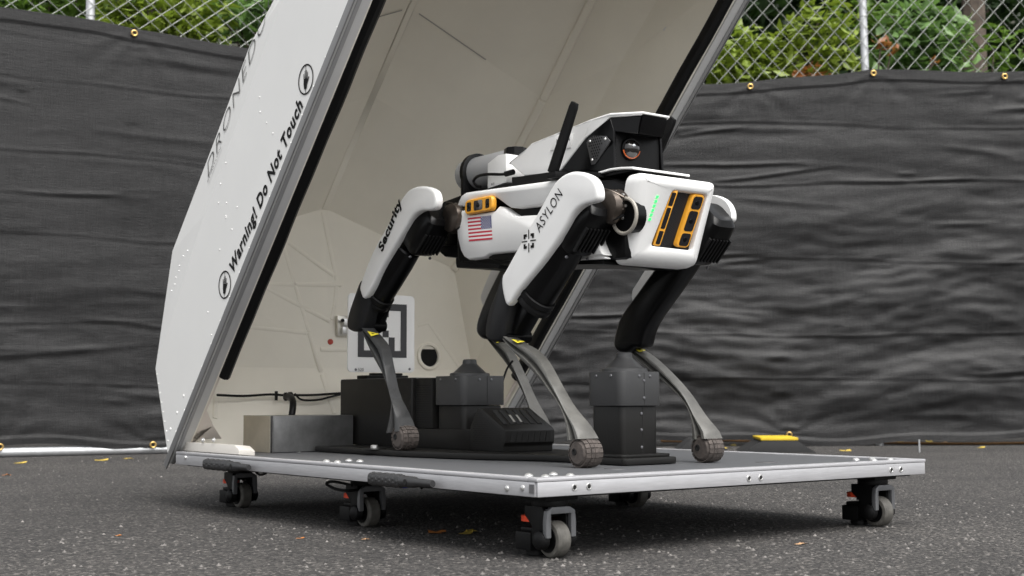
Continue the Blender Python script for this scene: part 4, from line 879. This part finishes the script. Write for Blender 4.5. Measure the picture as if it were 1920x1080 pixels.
p = wallpt(511, 748, .022); b = NB(); obox(b, p, (.002, 0, 0), (0, .005, 0), (0, 0, .012)); tag(done(b, 'cable_clip', RUBBER), 'small black clip holding the thin wall cable', 'clip')

# ------------------------------------------------------------------ fences
def cloth_mat():
    m = bpy.data.materials.new('screen_cloth'); m.use_nodes = True; t = m.node_tree; bs = t.nodes['Principled BSDF']; N = t.nodes.new; Lk = t.links.new
    uv = N('ShaderNodeUVMap'); mp = N('ShaderNodeMapping'); mp.inputs['Scale'].default_value = (1, 1, 1); Lk(uv.outputs[0], mp.inputs[0])
    def ns(sx, sy, det, rough=.6):
        n_ = N('ShaderNodeTexNoise'); n_.inputs['Scale'].default_value = 1; n_.inputs['Detail'].default_value = det; n_.inputs['Roughness'].default_value = rough
        m_ = N('ShaderNodeMapping'); m_.inputs['Scale'].default_value = (sx, sy, 1); Lk(uv.outputs[0], m_.inputs[0]); Lk(m_.outputs[0], n_.inputs['Vector']); return n_
    def ma(a, k, c):
        q = N('ShaderNodeMath'); q.operation = 'MULTIPLY_ADD'; q.inputs[1].default_value = k; Lk(a.outputs[0], q.inputs[0])
        if c is None: q.inputs[2].default_value = 0
        else: Lk(c.outputs[0], q.inputs[2])
        return q
    weft, warp, blot, grain = ns(14, 190, 5, .75), ns(150, 9, 4, .7), ns(1.3, 2.6, 6), ns(420, 420, 2)
    tot = ma(blot, .60, ma(warp, .45, ma(weft, .75, ma(grain, .30, None))))
    mr = N('ShaderNodeMapRange'); mr.inputs[1].default_value = .86; mr.inputs[2].default_value = 1.24; Lk(tot.outputs[0], mr.inputs[0])
    cr = N('ShaderNodeValToRGB'); cr.color_ramp.elements[0].color = (.003, .003, .0032, 1); cr.color_ramp.elements[1].color = (.0195, .0192, .0198, 1); Lk(mr.outputs[0], cr.inputs[0]); Lk(cr.outputs[0], bs.inputs['Base Color'])
    bs.inputs['Roughness'].default_value = .5; bs.inputs['Specular IOR Level'].default_value = .32
    hgt = ma(warp, .6, ma(weft, 1.0, None)); bp_ = N('ShaderNodeBump'); bp_.inputs['Strength'].default_value = .45; bp_.inputs['Distance'].default_value = .006; Lk(hgt.outputs[0], bp_.inputs['Height']); Lk(bp_.outputs[0], bs.inputs['Normal'])
    return m
CLOTH = cloth_mat()
def make_fence(P0, D, N_, u0, u1, posts, cell, label, slabel, toppx, zb, wr, seed, rail_z=None, grom=(), fence_top=2.75, bottom_grom=()):
    """P0 + u*D on the ground; N_ faces the camera. toppx: photo trace of the screen's top edge"""
    P0, D, N_ = Vector(P0), Vector(D).normalized(), Vector(N_).normalized()
    at = lambda u, z, off=0: P0+D*u+Vector((0, 0, z))+N_*off
    def hit(x, y): p = UP(x, y, P0, N_); return (p-P0).dot(D), p.z
    T_ = [hit(*q) for q in toppx]
    def ztop(u):
        if u <= T_[0][0]: return T_[0][1]
        for (a, za), (c, zc_) in zip(T_, T_[1:]):
            if u <= c: t = (u-a)/(c-a); return za+(zc_-za)*t
        return T_[-1][1]
    fe_ = thing('chain_link_fence', at((u0+u1)/2, 0), label, 'fence')
    for (x_, lean) in posts:
        u = hit(x_, 60)[0]; b = NB(); cyl(b, at(u, 0, -.025), at(u+lean, fence_top, -.025), .021, 14); po = done(b, 'post', GALV, fe_)
        b = NB(); torus(b, at(u+lean*.75, hit(x_, 29)[1], -.025), (0, 0, 1), .0225, .002, 16, 6); done(b, 'tie_band', WIRE, po)
    if rail_z is not None:
        b = NB(); cyl(b, at(u0, rail_z, .015), at(u1, rail_z, .015), .022, 14); done(b, 'bottom_rail', GALV, fe_)
    cw, chh = cell; zlo = min(z for _, z in T_)-.35; nr = int((fence_top-zlo)/chh)+1; nc = int((u1-u0)/cw)+1; b = NB(); r_ = .0019
    for c in range(nc):       # each wire zig-zags upwards and hooks into its neighbours
        for sgn in (0, 1):
            pts = []
            for k in range(2*nr+1):
                x = u0+cw*c+(cw/2 if k % 2 else 0)*(-1 if sgn else 1)
                pts.append(at(x, zlo+chh/2*k, .004*(1 if k % 2 else -1)*(1 if sgn else -1)))
            for a, c2 in zip(pts, pts[1:]):
                x_, y_ = basis(c2-a); v = [[b.verts.new(q+x_*math.cos(t)*r_+y_*math.sin(t)*r_) for t in (0, 1.571, 3.142, 4.712)] for q in (a, c2)]
                for i in range(4): j = (i+1) % 4; b.faces.new((v[0][i], v[0][j], v[1][j], v[1][i]))
    k = done(b, 'wire_mesh', WIRE, fe_, ang=60); k['kind'] = 'stuff'
    # screen cloth, a real wrinkled sheet
    nu = int((u1-u0)/.025); nz = 250; me = bpy.data.meshes.new('privacy_screen'); V = []; F = []; UVs = []
    rc_ = random.Random(int(seed*100)); CR = []
    for k in range(90):           # creases: (start, length, height, slope, depth, width)
        z_ = rc_.choice((rc_.uniform(.1, .7), rc_.uniform(.1, 2.0), rc_.uniform(1.2, 2.0))); ln = rc_.choice((rc_.uniform(.10, .4), rc_.uniform(.3, .9))); CR.append((rc_.uniform(u0, u1-.2), ln, z_, rc_.uniform(-.10, .10), rc_.uniform(.002, .0095)*wr/.04*(1.5 if z_ < .7 else .9), rc_.uniform(.007, .020)))
    for z_ in (.34, .62, 1.02, 1.42, 1.74): CR.append((u0, u1-u0, z_, rc_.uniform(-.012, .012), .003*wr/.04+.0012, .006))    # fold lines left from packing
    VC = [(rc_.uniform(u0, u1), rc_.uniform(.1, 1.2), rc_.uniform(.15, .6), rc_.uniform(.003, .006)*rc_.choice((1, -1))) for _ in range(34)]
    pulls = [hit(*g_) for g_ in grom]
    for i in range(nu+1):
        u = u0+(u1-u0)*i/nu; zt = ztop(u)+.004*math.sin(u*9+seed); zbot = zb+.018*math.sin(u*3.1+seed)+.010*math.sin(u*7.7)
        act = [(c_, (z0_+sl_*(u-a_)+.014*math.sin(u*2.3+z0_*9)+.012*noise.noise(Vector((u*2.5, z0_*7, seed)))), dp_*math.sin(math.pi*min(1, max(0, (u-a_)/c_)))**.5*(.65+.6*noise.noise(Vector((u*1.7, z0_*3, 8)))), wd_) for a_, c_, z0_, sl_, dp_, wd_ in CR if a_ <= u <= a_+c_]
        for j in range(nz+1):
            t = j/nz; z = zbot+(zt-zbot)*t
            wz = z+.10*noise.noise(Vector((u*.9, z*1.2, seed+4)))
            st_ = max(0, noise.noise(Vector((u*.5+seed*2, z*.9, 5)))+.30); low = math.exp(-((z-.2)/.30)**2)
            a = noise.noise(Vector((u*.9+seed, wz*4.4, seed)))*.70+.26*noise.noise(Vector((u*2.8, wz*11, seed+2)))+.13*noise.noise(Vector((u*8, wz*24, seed+1)))+.05*noise.noise(Vector((u*16, z*16, 2)))
            d = wr*a*(.18+1.25*st_+.55*low)
            for c_, zc2, dp_, wd_ in act:
                x_ = (z-zc2)/wd_
                if -6 < x_ < 4: d += dp_*(math.exp(-x_*x_)-.55*math.exp(-((x_+2.2)/1.7)**2))
            for uc, zc2, hl_, dp_ in VC:
                if abs(z-zc2) < hl_ and abs(u-uc) < .06: d += dp_*math.exp(-((u-uc-.01*math.sin(z*6))/.012)**2)
            for pu, pz in pulls:
                r2 = math.hypot(u-pu, z-pz)
                if r2 < .45 and r2 > .01: d += .007*math.exp(-r2/.14)*math.sin(math.atan2(z-pz, u-pu)*11)*min(1, r2/.04)
            env = min(1, (1-t)*14, t*18); hem = .006 if (1-t) < .03 or t < .02 else 0
            V.append(at(u, z, .03+hem+d*env)); UVs.append((u, z))
    for i in range(nu):
        for j in range(nz): a = i*(nz+1)+j; F.append((a, a+nz+1, a+nz+2, a+1))
    me.from_pydata([tuple(v) for v in V], [], F); uvl = me.uv_layers.new()
    for lp in me.loops: uvl.data[lp.index].uv = UVs[lp.vertex_index]
    for p in me.polygons: p.use_smooth = True
    me.materials.append(CLOTH); sc_ = link('privacy_screen', me, None); tag(sc_, slabel, 'screen')
    for g_ in grom:
        p = UP(*g_, at(0, 0, .045), N_); b = NB(); torus(b, p, N_, .0125, .0042, 18, 8); gr = done(b, 'grommet', BRASS, sc_)
        b = NB(); cyl(b, p-N_*.002, p+N_*.0005, .008, 12); done(b, 'grommet_hole', HOLEM, sc_)
    return at
def fpt(x, y): return UZ(x, y, 0)
la, lb_ = fpt(0, 857.5), fpt(330, 850); ld = (lb_-la).normalized(); ln = Vector((ld.y, -ld.x, 0))
make_fence(la, ld, ln, -1.4, 2.35, ((180, -.03),), (.107, .0865), 'galvanised chain-link fence with a bottom pipe rail, left of the shell', 'black mesh screen cloth hung on the fence with the bottom pipe rail',
           [(-260, -8), (0, 18), (60, 26), (120, 32), (180, 40), (250, 58), (330, 72), (458, 92), (620, 112), (900, 150)], .035, .022, 1.7, rail_z=.022, grom=((252, 62), (0, 838), (287, 834)))
rp = fpt(1630, 836); rd = Vector((_r0.x, _r0.y, 0)).normalized(); rn = Vector((rd.y, -rd.x, 0))
make_fence(rp, rd, rn, -3.05, 2.4, ((1631, -.035),), (.0972, .108), 'galvanised chain-link fence without a bottom rail, right of the shell', 'wrinkled black mesh screen cloth sagging between posts right of the shell',
           [(800, 200), (1250, 166), (1320, 160), (1406, 156), (1500, 148), (1570, 141), (1628, 132), (1700, 135), (1780, 137), (1885, 137), (2200, 140)], .025, .046, 5.2, grom=((1407, 162), (1638, 137), (1884, 143), (1480, 815)), fence_top=2.9)
# things lying along the foot of the right fence
pts = [fpt(x, y) for x, y in ((1240, 829), (1300, 830), (1345, 828), (1400, 829), (1460, 829), (1530, 831), (1600, 832.5), (1680, 833), (1760, 834), (1840, 834), (1930, 833), (2050, 834))]
b = NB(); tube(b, [p+Vector((0, 0, .007)) for p in pts], .0065, 8); tag(done(b, 'extension_cord', CORD), 'brown-orange cord lying along the foot of the right fence', 'cord')
b = NB(); p = fpt(1724, 848); cyl(b, p, p+Vector((.0, .0, .06)), .004, 8); o = done(b, 'ground_stake', GALV); tag(o, 'thin pale stake standing in front of the cord', 'stake')
b = NB(); p = fpt(1027, 836); A_ = [(-.014, 0), (.014, 0), (.013, .46), (.0, .485), (-.013, .46)]
prism(b, [p+_r0*x+Vector((0, 0, z)) for x, z in A_], [p+_r0*x+Vector((0, 0, z))+Vector((_f.x, _f.y, 0))*.02 for x, z in A_]); tag(done(b, 'wooden_stake', mat('weathered_wood', (.20, .12, .07), .85, var=.5, vscale=30, stretch=(1, 1, .15)), bev=.002), 'weathered brown wooden stake by the screen, seen between the robot legs', 'stake')
def ramp(x0, x1, y, label, lid=True):
    a, c = fpt(x0, y), fpt(x1, y); ex_ = (c-a); w = ex_.length; ex_.normalize(); dp = Vector((-ex_.y, ex_.x, 0)); dp = dp if dp.dot(_f) > 0 else -dp
    t = thing('cable_ramp', (a+c)/2, label, 'cable ramp')
    prof = [(0, 0), (w*.28, .058), (w*.72, .058), (w, 0)]; b = NB(); prism(b, [a+ex_*x+Vector((0, 0, z)) for x, z in prof], [a+ex_*x+Vector((0, 0, z))+dp*.38 for x, z in prof]); done(b, 'ramp_body', mat('ramp_rubber', (.012, .012, .0125), .7, var=.3, vscale=15), t, bev=.003)
    if lid:
        b = NB(); A = [a+ex_*(w*.25)+Vector((0, 0, .0585)), a+ex_*(w*.75)+Vector((0, 0, .0585))]; prism(b, [A[0]-dp*.002, A[1]-dp*.002, A[1]+Vector((0, 0, .012))-dp*.002, A[0]+Vector((0, 0, .012))-dp*.002], [A[0]+dp*.382, A[1]+dp*.382, A[1]+Vector((0, 0, .012))+dp*.382, A[0]+Vector((0, 0, .012))+dp*.382]); done(b, 'ramp_lid', YLID, t, bev=.001)
ramp(1392, 1532, 849, 'low black rubber cable ramp with a yellow lid beside the cord'); ramp(1268, 1368, 847, 'low black cable ramp behind the robot foot, without a visible lid', lid=False)

# ------------------------------------------------------------------ fallen leaves
LEAF = {'o': mat('leaf_orange', (.45, .16, .03), .6, var=.4, vscale=60), 'y': mat('leaf_yellow', (.50, .36, .06), .6, var=.4, vscale=60), 'b': mat('leaf_tan', (.50, .30, .16), .6, var=.3, vscale=60)}
def fleaf(x, y, s, c, label, maple=False, rot=None):
    p = fpt(x, y); rr_ = random.Random(int(x*7+y)); a0 = rr_.uniform(0, 6.28) if rot is None else rot; b = NB(); n = 16; cen = b.verts.new((p.x, p.y, s*.16)); V = []
    for i in range(n):
        t = 2*math.pi*i/n
        r_ = s*(.55+.45*abs(math.cos(2.5*t)))*(1 if maple else 0)+(0 if maple else s*(.34+.66*abs(math.cos(t))**1.5))
        V.append(b.verts.new((p.x+math.cos(t+a0)*r_, p.y+math.sin(t+a0)*r_, .002+s*.28*max(0, math.sin(t*1.5+a0))*rr_.uniform(.3, 1))))
    for i in range(n): b.faces.new((cen, V[i], V[(i+1) % n]))
    o = done(b, 'fallen_leaf', LEAF[c], ang=60); tag(o, label, 'leaf', None); return o
fleaf(818, 1000, .020, 'o', 'curled orange leaf on the asphalt under the deck', True); fleaf(880, 1001, .026, 'y', 'olive-yellow leaf under the deck beside the curled orange leaf', rot=.3)
fleaf(1502, 1022, .012, 'b', 'pale tan leaf on the open asphalt in front of the deck', rot=-.4)
fleaf(563, 1011, .009, 'o', 'small orange leaf on the asphalt between the left casters'); fleaf(686, 1013, .009, 'b', 'small tan leaf on the asphalt in front of the middle caster')
for x, y, s, c in ((190, 864, .03, 'y'), (240, 861, .025, 'y'), (12, 892, .02, 'o'), (38, 869, .03, 'y')):
    o = fleaf(x, y, s, c, 'dry leaf lying along the bottom pipe rail of the fence'); o['group'] = 'leaves along the pipe rail'
for x, y, s, c in ((1585, 846, .03, 'y'), (1375, 836, .035, 'y'), (1362, 841, .025, 'y'), (1687, 830, .03, 'y'), (1742, 829, .04, 'y'), (1768, 831, .03, 'b'), (1840, 840, .03, 'y'), (1560, 833, .03, 'y'), (1905, 832, .03, 'y')):
    o = fleaf(x, y, s, c, 'yellowed dry leaf lying near the cord at the right fence'); o['group'] = 'leaves along the cord'
fleaf(222, 1006, .007, 'o', 'tiny orange leaf on the asphalt left of the casters')

# ------------------------------------------------------------------ woods behind the fences
FOL = {}
def fol(name, c, c2, tr=.25):
    m = mat(name, c, .5, col2=c2, var=.3, vscale=2.2); t = m.node_tree; bs = t.nodes['Principled BSDF']
    td = t.nodes.new('ShaderNodeBsdfTranslucent'); mx = t.nodes.new('ShaderNodeMixShader'); mx.inputs[0].default_value = tr; td.inputs[0].default_value = (c[0]*1.3, c[1]*1.4, c[2], 1)
    oi = t.nodes['Material Output']; t.links.new(bs.outputs[0], mx.inputs[1]); t.links.new(td.outputs[0], mx.inputs[2]); t.links.new(mx.outputs[0], oi.inputs[0]); return m
F1 = fol('leaves_bright', (.21, .27, .04), (.12, .17, .02)); F2 = fol('leaves_mid', (.12, .20, .035), (.06, .115, .02)); F3 = fol('leaves_dark', (.03, .06, .018), (.012, .028, .01)); F4 = fol('leaves_rust', (.28, .11, .035), (.16, .06, .02))
F5 = fol('leaves_soft', (.15, .25, .08), (.08, .15, .045))
BARK = mat('bark', (.085, .065, .05), .9, var=.5, vscale=14, bump=.6, bscale=25)
def leafcloud(b, c, rx, ry, rz, n, s, rnd):
    for _ in range(n):
        while True:
            v = Vector((rnd.uniform(-1, 1), rnd.uniform(-1, 1), rnd.uniform(-1, 1)))
            if .25 < v.length < 1: break
        p = Vector(c)+Vector((v.x*rx, v.y*ry, v.z*rz)); a = Vector((rnd.gauss(0, 1), rnd.gauss(0, 1), rnd.gauss(0, .5))).normalized(); w_ = a.cross(Vector((rnd.gauss(0, .5), rnd.gauss(0, .5), 1))).normalized(); k = s*rnd.uniform(.6, 1.3); nn2 = a.cross(w_)
        q = [p-a*k, p-a*.2*k+w_*.42*k+nn2*.1*k, p+a*k, p-a*.2*k-w_*.42*k+nn2*.1*k]; b.faces.new([b.verts.new(x) for x in q])
def plant(name, base, h, clumps, leafm, s, per, seed, label, cat, group=None, trunk_r=.05):
    rnd = random.Random(seed); base = Vector(base); t = thing(name, base, label, cat, group)
    b = NB(); tp_ = base+Vector((rnd.uniform(-.2, .2), rnd.uniform(-.2, .2), h)); mid = base.lerp(tp_, .5)+Vector((rnd.uniform(-.1, .1), rnd.uniform(-.1, .1), 0)); pp = catmull([base, mid, tp_], 5)
    loft(b, [[p+Vector((math.cos(a)*r_, math.sin(a)*r_, 0)) for a in [2*math.pi*i/9 for i in range(9)]] for p, r_ in zip(pp, [trunk_r*(1-.75*i/(len(pp)-1)) for i in range(len(pp))])])
    for c in clumps:
        e_ = base+Vector(c[:3]); s0 = base.lerp(tp_, max(.1, min(.9, (c[2]/max(h, .1))*.7))); tube(b, [s0, s0.lerp(e_, .5)+Vector((0, 0, .06)), e_], trunk_r*.22, 5, 3)
    done(b, 'trunk', BARK, t)
    b = NB()
    for c in clumps: leafcloud(b, base+Vector(c[:3]), c[3], c[3], c[3]*.75, int(per*c[3]**2), s, rnd)
    done(b, 'crown', leafm, t, smooth=False); return t
# wooded bank
bm = NB(); nx, ny = 44, 20; gv = []
for j in range(ny+1):
    row = []
    for i in range(nx+1):
        a = -13+26*i/nx; dd = 10.0+j*1.1; p = CAM+_r0*a*1.25+Vector((_f.x, _f.y, 0)).normalized()*dd; h = max(0, j-.5)*.62+.35*noise.noise(Vector((a*.6, dd*.5, 2))); row.append(bm.verts.new((p.x, p.y, max(-.05, h-.05))))
    gv.append(row)
for j in range(ny):
    for i in range(nx): bm.faces.new((gv[j][i], gv[j][i+1], gv[j+1][i+1], gv[j+1][i]))
o = done(bm, 'wooded_bank', mat('forest_floor', (.022, .024, .012), .95, var=.6, vscale=1.5, bump=.5, bscale=8), ang=80); tag(o, None, None, kind='structure')
FH = Vector((_f.x, _f.y, 0)).normalized()
def wp(px_, dist): return CAM*1+FH*dist+_r0*((px_-960)/FPX*dist)
def clump_px(base, L, dist):
    out = []
    for x, y, r_ in L: p = UP(x, y, wp(960, dist), FH); out.append((*(p-Vector(base)), r_))
    return out
def bush(px_, dist, L, m, s, per, seed, label, name='leafy_bush', cat='bush'):
    b0 = wp(px_, dist); b0.z = 0; h = max(UP(x, y, wp(960, dist), FH).z for x, y, _ in L)
    return plant(name, b0, h*.9, clump_px(b0, L, dist), m, s, per, seed, label, cat, trunk_r=.03)
rr2 = random.Random(11)
def cl(x0, x1, y0, y1, n, r0, r1, seed): q = random.Random(seed); return [(q.uniform(x0, x1), q.uniform(y0, y1), q.uniform(r0, r1)) for _ in range(n)]
bush(1480, 9.2, cl(1330, 1600, 40, 240, 22, .18, .34, 1), F1, .060, 1500, 1, 'bright yellow-green bush behind the fence post, nearest the shell')
bush(1745, 9.4, cl(1680, 1790, 10, 200, 12, .2, .36, 2), F5, .070, 1300, 2, 'soft green broad-leaved bush right behind the right fence post')
bush(1640, 9.8, cl(1590, 1690, 30, 200, 8, .2, .32, 6), F2, .058, 1400, 6, 'mid green bush rising behind the right fence post')
bush(1880, 9.6, cl(1800, 2010, 90, 240, 9, .16, .3, 3), F2, .055, 1300, 3, 'mid green bush beside the bare trunk at the right fence')
bush(1525, 9.0, [(1522, 138, .10), (1505, 150, .09), (1545, 150, .08)], F4, .045, 2600, 4, 'small rust-brown clump of dead leaves above the right screen')
bush(1655, 9.1, [(1652, 78, .07), (1672, 92, .06), (1755, 112, .05)], F4, .045, 2600, 5, 'thin rust-brown dead sprig beside the right fence post')
bush(330, 8.6, cl(200, 420, -20, 150, 17, .18, .32, 7), F1, .052, 1500, 7, 'bright green bush behind the left fence post')
bush(90, 8.8, cl(-120, 190, -40, 120, 16, .18, .32, 8), F2, .050, 1500, 8, 'mid green bush at the far end of the left fence')
bush(520, 8.8, cl(400, 660, -10, 180, 14, .2, .34, 9), F5, .055, 1400, 9, 'soft green bush tucked between the left fence and the shell')
for i, (x, d, y0, r_) in enumerate(((1700, 13, -20, 1.0), (1420, 13.5, -30, 1.1), (1980, 13, -10, 1.0), (1180, 13, -60, 1.2), (880, 13, -80, 1.2), (560, 12.5, -60, 1.1), (300, 12.8, -40, 1.1), (20, 12.6, -30, 1.1), (-260, 12.6, -40, 1.1), (2240, 13, -40, 1.1), (-620, 12.4, -40, 1.1), (-1000, 12.2, -40, 1.1), (-440, 15, -40, 1.2))):
    b0 = wp(x, d); b0.z = .6; q = random.Random(30+i); cs = [(q.uniform(-1.5, 1.5), q.uniform(-1, 1), q.uniform(1.4, 6.5), q.uniform(.7, 1.15)) for _ in range(13)]
    plant('woodland_tree', b0, 5.5, cs, F3, .13, 330, 60+i, 'dark shaded woodland tree '+['behind the broad-leaved bush by the right fence post', 'behind the bright bush nearest the shell', 'behind the bare grey-brown trunk', 'behind the right rim of the open shell', 'straight behind the open shell', 'behind the bush between left fence and shell', 'behind the bright bush at the left fence post', 'behind the mid green bush of the left fence', 'past the outer end of the left fence', 'past the outer end of the right fence', 'well past the outer end of the left fence', 'standing last in the row past the left fence', 'standing deepest behind the left fence row'][i], 'tree', 'woodland trees behind the bushes', trunk_r=.16)
b0 = wp(1832, 10.6); b0.z = 0; plant('bare_tree', b0, 5.5, [(.4, .3, 4.4, .8), (-.5, .2, 4.9, .8)], F3, .1, 300, 99, 'tree with a thick bare grey-brown trunk behind the right fence', 'tree', trunk_r=.17)
